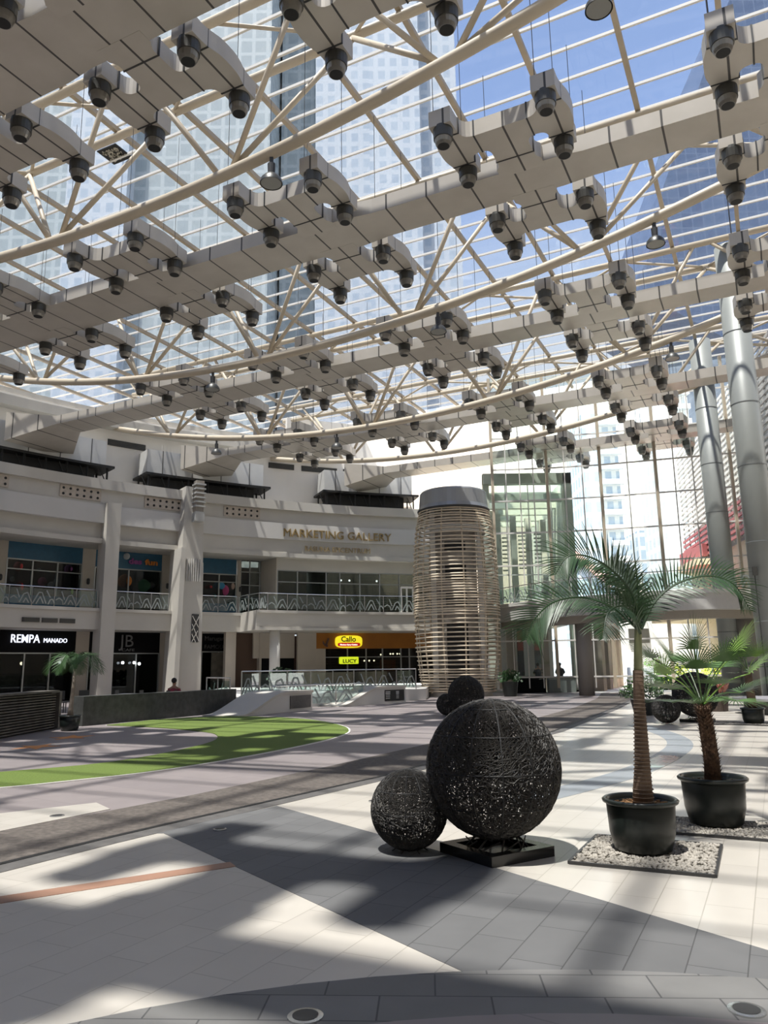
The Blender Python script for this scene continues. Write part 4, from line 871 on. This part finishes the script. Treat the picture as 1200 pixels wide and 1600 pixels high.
# pendant dome lamps below the bottom chords
def lamp(u, vb, z0, lb):
    z_ = Zb(u, z0)-.17; p = UV(u, vb, z_); t = thing('dome_lamp', lb, 'lamp', p, 0, 'dome lamps under the trusses')
    obj('bracket', MB().beam((0, 0, .04), (0, 0, -.2), .1, .1), DARK, t); obj('neck', MB().lathe([(.1, -.5), (.11, -.18)], n=12), DARK, t)
    obj('dome', MB().lathe([(.31, -.78), (.29, -.66), (.2, -.55), (.1, -.48)], n=24, capb=False), DGREY, t, True)
    obj('lens', MB().lathe([(.28, -.77), (.28, -.75)], n=24), mat('lamp_lens', (.25, .25, .23), .4), t)
for u_, k, lb in ((-11.0, 1, 'grey dome lamp under nearest truss, upper left of centre'), (-2.1, 1, 'grey dome lamp under nearest truss, cut by top picture edge'), (-20.75, 2, 'grey dome lamp under second truss, at left'),
                  (-10.1, 2, 'grey dome lamp under second truss, at picture centre'), (-2.2, 2, 'grey dome lamp under second truss, at right'), (-28.3, 3, 'grey dome lamp under third truss, over louvred pillar'),
                  (-2.8, 3, 'grey dome lamp under third truss, at right'), (-20.1, 3, 'grey dome lamp under third truss, above the gallery letters')):
    lamp(u_, TR[k][1], TR[k][2], lb)

c = UV(-18.47, 17.35, ZR+.06); q = MB().add([UV(-20.1, 17.45, ZR+.04), UV(-19.2, 17.45, ZR+.04), UV(-19.2, 18.28, ZR+.04), UV(-20.1, 18.28, ZR+.04), UV(-20.1, 17.45, ZR+.08), UV(-19.2, 17.45, ZR+.08), UV(-19.2, 18.28, ZR+.08), UV(-20.1, 18.28, ZR+.08)], [(3, 2, 1, 0), (4, 5, 6, 7), (0, 1, 5, 4), (1, 2, 6, 5), (2, 3, 7, 6), (3, 0, 4, 7)])
b = MB()
for i in range(60):
    p = UV(-19.65+random.uniform(-.33, .33), 17.86+random.uniform(-.28, .28), ZR+.03); b.box(p, (random.uniform(.05, .16), .05, .03), random.uniform(0, 3))
assemble('debris_tray', 'small black square panel with pale debris on the roof glass at upper left', 'panel', [('tray', q, BLACK), ('debris', b, mat('debris_pale', (.45, .42, .34), .9), {'kind': 'stuff'})])

# ------------------------------------------------------------------ ducts with H branches and jet nozzles
ZD, HD = 15.0, .48
def smooth_branch():
    h = .50      # starts inside the duct flank
    K = [((.62, h), 0), ((.62, .85), 0), ((.50, 1.0), .1), ((.50, 1.82), .25), ((1.03, 1.82), .26), ((1.03, 1.02), 0), ((1.61, 1.02), 0), ((1.61, 1.45), .3), ((1.74, 1.85), .3), ((1.74, 2.45), .3), ((1.61, 2.85), .3), ((1.61, 3.30), 0), ((1.03, 3.30), 0), ((1.03, 2.50), .38), ((.45, 2.50), 0)]
    K = K+[((-x, y), r) for (x, y), r in K[::-1]]; P = []
    for i, ((x, y), r) in enumerate(K):
        if r == 0: P.append((x, y)); continue
        p = Vector((x, y)); a = Vector(K[i-1][0]); b = Vector(K[(i+1) % len(K)][0]); r = min(r, (a-p).length*.5 if K[i-1][1] else (a-p).length, (b-p).length*.5 if K[(i+1) % len(K)][1] else (b-p).length)
        s0 = p+(a-p).normalized()*r; s1 = p+(b-p).normalized()*r
        for j in range(6): t = j/5; q = s0*(1-t)**2+p*2*t*(1-t)+s1*t*t; P.append((q.x, q.y))
    return P
BR = smooth_branch()
NZ1 = MB().lathe([(.245, -.28), (.255, -.05), (.25, .03)], n=20); NZ2 = MB().lathe([(.165, -.47), (.20, -.40), (.225, -.28)], n=20); NZ3 = MB().lathe([(.15, -.474), (.15, -.46)], n=16); NZ4 = MB().box((0, 0, .26), (.62, .56, .5))
BRm = {}
for s_ in (1, -1):
    q = MB()
    for sx_ in (-1, 1):
        q.bx(sx_*.70-.02, sx_*.70+.02, s_*1.79, s_*2.52, -.018, HD-.03); q.bx(sx_*1.0, sx_*1.64, s_*1.52-.02, s_*1.52+.02, -.018, HD-.03); q.bx(sx_*1.0, sx_*1.64, s_*2.78-.02, s_*2.78+.02, -.018, HD-.03)
    q.bx(-.53, .53, s_*1.2-.02, s_*1.2+.02, -.018, HD-.03)
    BRm[s_] = multi('branch_duct', [(MB().prism([(x, y*s_) for x, y in BR], -.006, HD-.04), MDUCT), (q, DARK)], 'mesh')
def nozzle_mesh():
    vv = []; m = bpy.data.meshes.new('nozzle'); V_ = []; F_ = []; MI = []
    for i, q in enumerate((NZ1, NZ2, NZ3)):
        o_ = len(V_); V_ += q.v; F_ += [tuple(k+o_ for k in f) for f in q.f]; MI += [i]*len(q.f)
    m.from_pydata(V_, [], F_); m.polygons.foreach_set('material_index', MI); m.update()
    for x in (DGREY, RING, BLACK): m.materials.append(x)
    return m
NZm = nozzle_mesh()
CBm = mesh(MB().tube([(0, 0, HD-.05), (0, 0, ZR-ZD-.1)], .010, 4), 'suspension_cable'); CBm.materials.append(DARK)
def linkd(name, data, parent, loc=(0, 0, 0)):
    o_ = bpy.data.objects.new(name, data); COL.objects.link(o_); o_.parent = parent; o_.location = loc; return o_
def duct(vc, widths, clusters, u_end, u_right, lb, taper=True):
    """widths: list of (u, halfwidth) from right to left"""
    t = thing('air_duct', lb, 'air duct', UV(0, vc, ZD), -TH, 'roof air ducts')
    W = sorted(widths); P = [(u_, -h) for u_, h in W]+[(u_, h) for u_, h in W[::-1]]
    b = MB().prism(P, 0, HD); obj('main_duct', b, MDUCT, t)
    if taper:
        h0 = W[0][1]; u0_ = W[0][0]; L = 2.6; h1 = 2.0
        q = MB(); q.add([(u0_, -h0, 0), (u0_, h0, 0), (u0_, h0, HD), (u0_, -h0, HD), (u0_-L, -h1, -.85), (u0_-L, h1+.6, -.85), (u0_-L, h1+.6, HD+.3), (u0_-L, -h1, HD+.3)],
                        [(0, 1, 2, 3), (7, 6, 5, 4), (0, 4, 5, 1), (1, 5, 6, 2), (2, 6, 7, 3), (3, 7, 4, 0)]); obj('flared_end', q, MDUCT, t)
    for uc in clusters:
        for s_ in (1, -1):
            br_ = linkd('branch_duct', BRm[s_], t, (uc, 0, .0))
            [linkd('suspension_cable', CBm, br_, (x, y*s_, 0)) for x in (-1.52, 1.12) for y in (1.1, 3.2)]
            for x in (-1.32, 1.32):
                for y in (1.26, 3.06): linkd('nozzle', NZm, br_, (x, y*s_, 0))
    return t
# D2 reference cluster centres: (-3.57-6.22)/2=-4.9, period 6.52
cl = [-4.9+6.52*k for k in (2, 1, 0, -1, -2, -3, -4)]
duct(-1.2, [(12, .34), (-30, .42)], [-4.8, -11.4], -30, 12, 'galvanised air duct above the camera, outside the picture', False)
duct(9.75, [(12, .65), (-2, .65), (-3, .80), (-12.5, .80), (-13.3, .88), (hitwall(9.75, -1), .95)], [-6.1+6.52*2, -6.1+6.52, -6.1, -11.4, -16.7, -22.3], -40, 12, 'galvanised air duct filling the upper left corner, nearest', False)
duct(19.2, [(12, .60), (-3.2, .60), (-4.0, .68), (-9.5, .68), (-10.5, .80), (-16.5, .82), (-17.5, 1.0), (hitwall(19.2, -1), 1.05)], cl, -43, 12, 'galvanised air duct second from front, crossing above centre', False)
for vc, lb, cls in ((28.95, 'galvanised air duct third from front, ending at leftmost plenum', cl[:6]), (38.55, 'galvanised air duct fourth from front, ending at plenum behind pillar', cl[:5]+[cl[5]]), (47.6, 'galvanised air duct farthest, ending at plenum above the gallery', cl[1:4])):
    ue = hitwall(vc, 1.0)+2.7
    cc = [x for x in cls if x > ue+3.0]
    lim = {28: 2.5, 38: .8, 47: -2.2}[int(vc)]; cc = [x for x in cc if x < lim]
    duct(vc, [({28: 4.2, 38: 2.5, 47: -.3}[int(vc)], .55), (-4, .58), (-11, .66), (-17.5, .78), (ue, .85)], cc, ue, 12, lb)

# ------------------------------------------------------------------ wire mesh spheres
WIRE = mat('black_wire', (.045, .042, .038), .55, metal=.2)
def wire_meshes():
    ribs = MB(); n = 40
    for k in range(7):
        t = pi*k/7+.1; ribs.tube([Vector((cos(p)*cos(t), cos(p)*sin(t), sin(p)))*1.0 for p in [2*pi*i/n for i in range(n)]], .012, 5, closed=True)
    for k in range(1, 6):
        p = -pi/2+pi*k/6; ribs.tube([Vector((cos(p)*cos(t), cos(p)*sin(t), sin(p))) for t in [2*pi*i/n for i in range(n)]], .009, 5, closed=True)
    m1 = mesh(ribs, 'hoop_frame'); m1.materials.append(mat('hoop_black', (.012, .012, .012), .6))
    vv = []; ff = []; rg = random.Random(3)
    for i in range(9500):
        c = Vector((rg.gauss(0, 1), rg.gauss(0, 1), rg.gauss(0, 1))).normalized(); a = c.orthogonal().normalized(); b = c.cross(a); t = rg.uniform(0, 2*pi)
        d = a*cos(t)+b*sin(t); e_ = c.cross(d); L = rg.uniform(.12, .30); bend = rg.uniform(-.8, .8); r = rg.uniform(.975, 1.0); wd = .0058; N = 4; o_ = len(vv)
        for j in range(N+1):
            s_ = (j/N-.5)*L; q = (c+d*s_+e_*(bend*s_*s_*4)).normalized(); side = q.cross((d+e_*bend*8*s_)).normalized()*wd
            rr = r+rg.uniform(-.008, .008)
            vv += [q*rr+side, q*rr-side, q*(rr+wd*1.4)]
        for j in range(N):
            k = o_+3*j
            for x, y in ((0, 1), (1, 2), (2, 0)): ff.append((k+x, k+y, k+3+y, k+3+x))
    m2 = bpy.data.meshes.new('wire_tangle'); m2.from_pydata([tuple(v_) for v_ in vv], [], ff); m2.update(); m2.materials.append(WIRE)
    return m1, m2
HM, WM = wire_meshes()
def sphere_thing(loc, r, lb, base, rz=0):
    t = thing('wire_sphere', lb, 'sculpture', (loc[0], loc[1], loc[2]), rz, 'black wire mesh spheres')
    zc = r+(.13 if base else .01)
    for nm, m_ in (('hoop_frame', HM), ('wire_tangle', WM)):
        o_ = linkd(nm, m_, t, (0, 0, zc)); o_.scale = (r,)*3
    if base:
        q = MB(); W_ = .35
        q.bx(-W_, W_, -W_, -W_+.10, 0, .085); q.bx(-W_, W_, W_-.10, W_, 0, .085); q.bx(-W_, -W_+.10, -W_+.1, W_-.1, 0, .085); q.bx(W_-.10, W_, -W_+.1, W_-.1, 0, .085); q.bx(-W_+.1, W_-.1, -W_+.1, W_-.1, .0, .03)
        obj('base_tray', q, mat('black_gloss', (.01, .01, .01), .2), t)
        q = MB()
        for k in range(8): a_ = 2*pi*k/8+.2; q.tube([(.30*cos(a_), .30*sin(a_), .04), (.18*cos(a_+.3), .18*sin(a_+.3), .17)], .008, 5); q.tube([(.26*cos(a_), .26*sin(a_), .05), (.26*cos(a_+.8), .26*sin(a_+.8), .15)], .006, 5)
        obj('wire_feet', q, WIRE, t)
    else:
        q = MB()
        for k in range(6): a_ = 2*pi*k/6; q.tube([(.10*cos(a_), .10*sin(a_), .04), (.17*cos(a_), .17*sin(a_), .0)], .005, 4)
        obj('wire_feet', q, WIRE, t)
    return t
sphere_thing((.19, 7.31, 0), .345, 'small black wire mesh sphere on floor, nearest pair', False)
sphere_thing((.935, 7.13, 0.004), .590, 'large black wire mesh sphere on black tray, foreground', True, radians(33))
sphere_thing((2.05, 26.9, 0), .36, 'small dark sphere far back before the rattan tower', False, 1.0)
sphere_thing((2.62, 26.0, 0), .594, 'large dark sphere far back before the rattan tower', True, radians(10))
sphere_thing((7.72, 21.9, 0.004), .38, 'small dark sphere behind the palm trunks at right', False, 2.0)
sphere_thing((8.75, 22.4, 0.004), .62, 'large dark sphere behind the fan palm at right', True, radians(40))

# ------------------------------------------------------------------ potted palms
POT = mat('black_plastic_pot', (.012, .016, .014), .32)
SOIL = mat('coco_chips', (.28, .16, .075), .9, var=.5, vs_=30, bump=1, bs=60); SOILD = mat('dark_soil', (.03, .022, .016), .95)
FG = mat('palm_green', (.022, .058, .018), .45, var=.3, vs_=4); FG2 = mat('fan_palm_green', (.055, .12, .03), .45, var=.35, vs_=4); FG3 = mat('pale_fan_green', (.17, .30, .05), .45, var=.2)
TRK = mat('palm_trunk', (.13, .085, .055), .85, var=.3, vs_=6, bump=.5, bs=20); TRH = mat('hairy_trunk', (.085, .048, .028), .95, var=.5, vs_=18, bump=1, bs=60); CRN = mat('crownshaft_green', (.20, .22, .11), .5)
def pot(t, R_=.31, H=.44, soil=SOIL):
    s_ = R_/.31
    o_ = obj('pot', MB().lathe([(.20*s_, 0), (.235*s_, .02), (.27*s_, H*.35), (.285*s_, H*.88), (.275*s_, H*.9), (.262*s_, H*.86), (.24*s_, H*.6)], n=40, capt=False), POT, t, True)
    obj('rim', MB().lathe([(.29*s_, H*.88), (.312*s_, H*.905), (.318*s_, H*.95), (.30*s_, H*.985), (.275*s_, H*.96), (.270*s_, H*.86)], n=40, capb=False, capt=False), POT, o_, True)
    so = MB().lathe([(.268*s_, H*.80), (.20*s_, H*.86), (.001, H*.88)], n=24, capb=False)
    for i in range(160):
        a_ = random.uniform(0, 6.28); r = random.uniform(.0, .25)*s_; so.box((r*cos(a_), r*sin(a_), H*.86), (random.uniform(.02, .04), .02, .02), random.uniform(0, 3))
    obj('soil', so, soil, t)
def frond(P, L0, n, wd=.022, droop=.35, updir=Vector((0, 0, 1))):
    C_ = catmull(P, n); b = MB(); N = len(C_)
    b.tube(C_, [.014*(1-.85*i/(N-1))+.002 for i in range(N)], 5)
    for i in range(3, N):
        t = i/(N-1); d = (C_[min(i+1, N-1)]-C_[i-1]).normalized(); side = d.cross(updir)
        side = side.normalized() if side.length > .05 else d.orthogonal().normalized()
        nrm = side.cross(d).normalized()
        L = L0*(.35+1.1*t*(1.15-t)*2)*random.uniform(.88, 1.08)*(1 if t < .8 else max(.35, (1-t)/.2+.25))
        for s_ in (-1, 1):
            fw = .55+.35*t; v_ = (side*s_+d*fw+nrm*random.uniform(.15, .5)).normalized(); p = C_[i]; pts = [p]
            for k in range(1, 5):
                v2 = (v_+Vector((0, 0, -1))*droop*(k/4)**1.5*1.3).normalized(); p = p+v2*L/4; pts.append(p)
            wv = d.cross(v_).cross(v_).normalized() if d.cross(v_).length > .02 else d
            W_ = [wd*.5, wd, wd*.95, wd*.6, .001]; vv = []
            for q, w_ in zip(pts, W_): vv += [q+d*w_*.5, q-d*w_*.5]
            b.add(vv, [(2*k, 2*k+1, 2*k+3, 2*k+2) for k in range(4)])
    return b
def fan(P0, C0, R_, dirv, nb=30, spread=2.3, droop=.25):
    P0, C0 = Vector(P0), Vector(C0); b = MB(); mid = (P0+C0)/2+Vector((0, 0, .12*(C0-P0).length)); b.tube(catmull([P0, mid, C0], 8), .007, 5)
    f = Vector(dirv).normalized(); side = f.cross(Vector((0, 0, 1)))
    side = side.normalized() if side.length > .1 else Vector((1, 0, 0)); nrm = side.cross(f).normalized()
    for i in range(nb):
        a_ = (i/(nb-1)-.5)*spread*2*.66; v_ = (f*cos(a_)+side*sin(a_)+nrm*.18).normalized(); L = R_*random.uniform(.85, 1.05)*(1-.12*abs(a_)); sd = v_.cross(nrm).normalized(); p = C0; pts = [p]
        for k in range(1, 5): v2 = (v_+Vector((0, 0, -1))*droop*(k/4)**2).normalized(); p = p+v2*L/4; pts.append(p)
        vv = []
        for q, w_ in zip(pts, (.003, .006, .0068, .0048, .0007)): vv += [q+sd*w_, q-sd*w_]
        b.add(vv, [(2*k, 2*k+1, 2*k+3, 2*k+2) for k in range(4)])
    return b
# tall pinnate palm
B1 = Vector((2.2, 7.08, .03))
t = thing('potted_palm', 'tall slender palm in black pot on pebble bed, foreground right', 'potted plant', B1)
pot(t, .315, .44)
def rel(L, B): return [Vector(p)-B for p in L]
trk = MB().tube([(.03, 0, .36), (.03, 0, .5), (.045, 0, .7), (.055, 0, 1.0), (.06, 0, 1.3), (.07, 0, 1.52)], [.092, .082, .066, .055, .048, .045], 16)
rg = MB()
for i in range(34): z_ = .40+i*.033; x_ = .03+.035*(z_-.36); r = .090 if z_ < .5 else .083-.036*min(1, (z_-.5)/.9); rg.lathe([(r-.004, 0), (r+.0015, .005), (r-.004, .010)], (x_, 0, z_), 16, capb=False, capt=False)
tk = obj('trunk', trk, TRK, t, True); obj('leaf_scars', rg, mat('scar_brown', (.17, .125, .09), .9), tk)
obj('crownshaft', MB().tube([(.07, 0, 1.50), (.085, 0, 1.7), (.10, 0, 1.88), (.115, 0, 2.0)], [.040, .036, .032, .02], 12), CRN, t, True)
FR = [([(2.31, 7.05, 1.93), (2.25, 7.0, 2.22), (2.08, 6.95, 2.43), (1.86, 6.9, 2.56), (1.65, 6.85, 2.56), (1.52, 6.83, 2.40)], .46), ([(2.31, 7.05, 1.90), (2.09, 7.12, 2.12), (1.84, 7.18, 2.22), (1.57, 7.22, 2.18), (1.39, 7.25, 2.02), (1.31, 7.25, 1.85)], .46),
      ([(2.31, 7.05, 1.88), (2.17, 6.85, 2.06), (2.03, 6.7, 2.10), (1.88, 6.55, 2.02), (1.80, 6.45, 1.82)], .36), ([(2.32, 7.05, 1.92), (2.47, 7.08, 2.16), (2.70, 7.1, 2.33), (3.0, 7.12, 2.40), (3.23, 7.12, 2.32), (3.36, 7.12, 2.08)], .40),
      ([(2.32, 7.05, 1.95), (2.28, 7.15, 2.22), (2.22, 7.25, 2.42), (2.12, 7.35, 2.55)], .34), ([(2.33, 7.05, 1.95), (2.40, 7.3, 2.15), (2.50, 7.6, 2.25), (2.62, 7.9, 2.22), (2.7, 8.15, 2.05)], .34)]
for P, L in FR: obj('frond', frond(rel(P, B1), L*.74, 52, .018, .34, Vector((.0, -.85, .55))), FG, t)
obj('spear_leaf', MB().tube(rel([(2.32, 7.05, 2.0), (2.32, 7.05, 2.35), (2.31, 7.06, 2.78)], B1), [.014, .008, .001], 5), FG, t)
# fan palm beside it
def fan_palm(B, trunk, crown, leaves, lb, R_=.36, potr=.33, hairy=True, soil=SOILD, tr=.075, nleaf=None):
    t = thing('potted_palm', lb, 'potted plant', B); pot(t, potr, .44*potr/.31, soil)
    tk_ = obj('trunk', MB().tube(trunk, [tr*1.12]+[tr]*(len(trunk)-2)+[tr*.85], 12), TRH if hairy else TRK, t, True)
    if hairy:
        hb = MB(); rg_ = random.Random(5); C_ = catmull(trunk, 40)
        for i, c in enumerate(C_):
            for k in range(9): a_ = k*.7+i*.35; o_ = Vector((cos(a_), sin(a_), 0)); p = c+o_*tr*.93; q = p+o_*rg_.uniform(.02, .045)+Vector((0, 0, rg_.uniform(.02, .05))); w_ = Vector((-o_.y, o_.x, 0))*.018; hb.add([p-w_, p+w_, q], [(0, 1, 2)])
        obj('leaf_bases', hb, TRH, tk_)
    cr_ = Vector(crown)
    for i, (cx_, cy_, cz_, m_, r_) in enumerate(leaves):
        c_ = Vector((cx_, cy_, cz_)); obj('fan_leaf', fan(cr_, c_, r_, ((c_-cr_).normalized()+Vector((random.uniform(-.3, .3), random.uniform(-.3, .3), random.uniform(-.35, .25)))).normalized(), nb=26, droop=.35), m_, t)
    return t
B2 = Vector((3.28, 8.15, .03))
lv = []
for (x, y, z_, m_) in ((2.72, 8.0, 1.66, FG2), (2.80, 7.8, 1.36, FG2), (3.0, 8.3, 1.68, FG2), (3.10, 7.85, 1.55, FG2), (3.45, 8.0, 1.62, FG2), (3.62, 8.05, 1.72, FG3), (3.66, 7.9, 1.50, FG3), (3.0, 7.75, 1.22, FG2), (3.42, 7.75, 1.24, FG2), (3.68, 8.2, 1.30, FG2), (3.25, 8.6, 1.62, FG2), (2.9, 8.5, 1.45, FG2), (3.55, 8.5, 1.55, FG2), (3.22, 7.7, 1.40, FG2), (2.86, 8.1, 1.5, FG3), (3.2, 8.1, 1.75, FG2), (3.05, 8.45, 1.2, FG2), (3.5, 8.45, 1.2, FG2)):
    lv.append((x-B2.x, y-B2.y, z_-B2.z, m_, random.uniform(.32, .44)))
fan_palm(B2, [(-.0, 0, .34), (.01, 0, .6), (-.01, 0, .9), (-.03, 0, 1.15)], (-.03, 0, 1.15), lv, 'bushy fan palm with hairy trunk in black pot, second at right')
def ring_leaves(n, rad, zc, R_, seed, ms=(FG2, FG2, FG3)):
    g = random.Random(seed); o_ = []
    for i in range(n): a_ = 2*pi*i/n*1.618*1.0; el = g.uniform(-.25, 1.1); o_.append((rad*cos(a_)*cos(el), rad*sin(a_)*cos(el), zc+rad*sin(el), ms[i % len(ms)], R_*g.uniform(.85, 1.15)))
    return o_
fan_palm(Vector((9.78, 21.2, .004)), [(0, 0, .34), (0, 0, .6), (-.02, 0, 1.0), (-.02, 0, 1.35)], (-.02, 0, 1.35), ring_leaves(17, .55, 1.45, .62, 3), 'far fan palm in black pot near right edge', potr=.31, hairy=False, tr=.11)
# left potted palm
B4 = Vector((-8.95, 22.4, 0)); t = thing('potted_palm', 'potted palm standing against the slatted screen at left', 'potted plant', B4); pot(t, .30, .43, SOILD)
obj('trunk', MB().tube([(0, 0, .34), (.0, 0, .6), (.03, 0, 1.1), (.05, 0, 1.7)], [.10, .065, .05, .045], 12), mat('pale_trunk', (.24, .20, .16), .85, var=.2), t, True)
for i in range(9):
    a_ = 2*pi*i/9+.3; R_ = .75*random.uniform(.85, 1.1); d = Vector((cos(a_), sin(a_), 0)); c0 = Vector((.05, 0, 1.68))
    obj('frond', frond([c0, c0+d*R_*.25+Vector((0, 0, .30)), c0+d*R_*.6+Vector((0, 0, .42)), c0+d*R_*.9+Vector((0, 0, .22)), c0+d*R_*1.08+Vector((0, 0, -.12))], .34, 34, .022), mat('left_palm_green', (.045, .11, .03), .5, var=.3), t)
# flower planter, low potted plants near the right
t = thing('flower_planter', 'brown basket planter with pinkish leaves behind fan palm', 'planter', (11.3, 27.2, .004))
obj('basket', MB().lathe([(.38, 0), (.45, .6), (.41, .6)], n=20), mat('brown_basket', (.07, .05, .04), .8, var=.3, vs_=20), t)
b = MB()
for i in range(160):
    a_ = random.uniform(0, 6.28); r = random.uniform(0, .42); p = Vector((r*cos(a_), r*sin(a_), .6)); d = Vector((cos(a_)*.5, sin(a_)*.5, random.uniform(.5, 1.2))).normalized(); s_ = Vector((-sin(a_), cos(a_), 0))*.035; L = random.uniform(.2, .45); b.add([p-s_*.3, p+s_*.3, p+d*L*.6+s_, p+d*L, p+d*L*.6-s_], [(0, 1, 2, 3, 4)])
obj('leaves', b, mat('pink_leaf', (.40, .17, .12), .6, var=.4, vs_=8), t)
t = thing('potted_shrub', 'low leafy green shrub in dark pot behind small right sphere', 'potted plant', (8.3, 25.6, .004))
obj('pot', MB().lathe([(.3, 0), (.4, .5), (.36, .5)], n=20), POT, t); b = MB()
for i in range(500):
    d = Vector((random.gauss(0, 1), random.gauss(0, 1), abs(random.gauss(0, 1)))).normalized(); p = Vector((0, 0, .55))+d*random.uniform(.3, .75); a = Vector((random.gauss(0, 1), random.gauss(0, 1), random.gauss(0, 1))).normalized(); c_ = a.orthogonal().normalized(); b.add([p-a*.09, p+c_*.03, p+a*.09, p-c_*.03], [(0, 1, 2, 3)])
obj('foliage', b, FG2, t); q = MB().ball((-.25, -.5, 1.15), .10, 8, 6); obj('flower', q, mat('pink_flower', (.65, .12, .18), .6), t)
t = thing('potted_shrub', 'dark shrub in pot right of rattan tower base', 'potted plant', (6.75, 43.0, 0)); obj('pot', MB().lathe([(.35, 0), (.45, .8), (.4, .8)], n=20), POT, t); b = MB()
for i in range(300):
    d = Vector((random.gauss(0, 1), random.gauss(0, 1), abs(random.gauss(0, 1)))).normalized(); p = Vector((0, 0, .8))+d*random.uniform(.2, .7); a = d.orthogonal().normalized(); b.add([p-a*.09, p+d*.06, p+a*.09, p-d*.05], [(0, 1, 2, 3)])
obj('foliage', b, FG, t)
t = thing('potted_shrub', 'dark leafy shrub beside white round column on terrace', 'potted plant', (-5.6, 41.8, .55)); obj('pot', MB().lathe([(.25, 0), (.32, .5), (.3, .5)], n=20), POT, t); b = MB()
for i in range(300):
    d = Vector((random.gauss(0, 1), random.gauss(0, 1), abs(random.gauss(0, 1)))).normalized(); p = Vector((0, 0, .5))+d*random.uniform(.2, .75); a = d.orthogonal().normalized(); b.add([p-a*.12, p+d*.06, p+a*.12, p-d*.05], [(0, 1, 2, 3)])
obj('foliage', b, FG, t)
# round bench at right
t = thing('round_bench', 'low curved grey bench at right edge behind far palm', 'bench', (12.7, 25.5, .004))
obj('seat', MB().lathe([(1.35, .40), (1.42, .43), (1.42, .50), (.7, .50)], n=40), mat('bench_grey', (.30, .29, .31), .4), t); obj('pedestal', MB().lathe([(1.1, 0), (1.1, .40)], n=40), DGREY, t)

# pebble beds
PEB = mat('pebble', (.33, .305, .265), .7, var=.35, vs_=9)
def pebble_bed(poly, lb, n, seed):
    g = random.Random(seed); A = [Vector((*p, 0)) for p in poly]
    c = sum(A, Vector())/4; t = thing('pebble_bed', lb, 'pebble bed', (c.x, c.y, .004)); fr_ = MB()
    for i in range(4): a, b_ = A[i]-c, A[(i+1) % 4]-c; fr_.beam(a+Vector((0, 0, .01)), b_+Vector((0, 0, .01)), .025, .03)
    obj('edging', fr_, DARK, t); bs = MB().prism([((p-c).x, (p-c).y) for p in A], 0, .008); obj('bedding', bs, mat('pebble_bedding', (.12, .11, .09), .9), t)
    pb_ = MB()
    ico = bmesh.new(); bmesh.ops.create_icosphere(ico, subdivisions=1, radius=1); iv = [v_.co.copy() for v_ in ico.verts]; fi = [tuple(v_.index for v_ in f.verts) for f in ico.faces]; ico.free()
    for i in range(n):
        s_, u_ = g.uniform(.015, .985), g.uniform(.015, .985); p = (A[0]*(1-s_)+A[1]*s_)*(1-u_)+(A[3]*(1-s_)+A[2]*s_)*u_-c
        r = g.uniform(.011, .021); rz_ = g.uniform(0, 3.14); k1, k2 = g.uniform(.8, 1.3), g.uniform(.6, .9); z_ = .012+g.uniform(0, .012)
        pb_.add([(p.x+(q.x*cos(rz_)*k1-q.y*sin(rz_))*r, p.y+(q.x*sin(rz_)*k1+q.y*cos(rz_))*r, z_+q.z*r*k2) for q in iv], fi)
    obj('pebbles', pb_, PEB, t, True, kind='stuff')
pebble_bed([(1.98, 7.77), (2.96, 7.29), (2.48, 6.28), (1.48, 6.76)], 'square bed of beige pebbles under the tall slender palm', 2300, 1)
pebble_bed([(2.76, 8.72), (4.1, 8.06), (3.72, 7.32), (2.55, 7.92)], 'bed of beige pebbles under the bushy fan palm', 2300, 2)
pebble_bed([(9.1, 22.1), (10.5, 21.4), (10.1, 20.5), (8.7, 21.2)], 'bed of beige pebbles under the far right palm', 1200, 3)

# enclosing building behind and beside the camera
struct('wall_back', MB().beam(UV(-50, -9.5, 10), UV(13, -9.5, 10), .4, 20.2), BEIGE)
struct('wall_right', MB().beam(UV(12.6, -9.5, 10), UV(12.6, 37, 10), .4, 20.2), BEIGE)
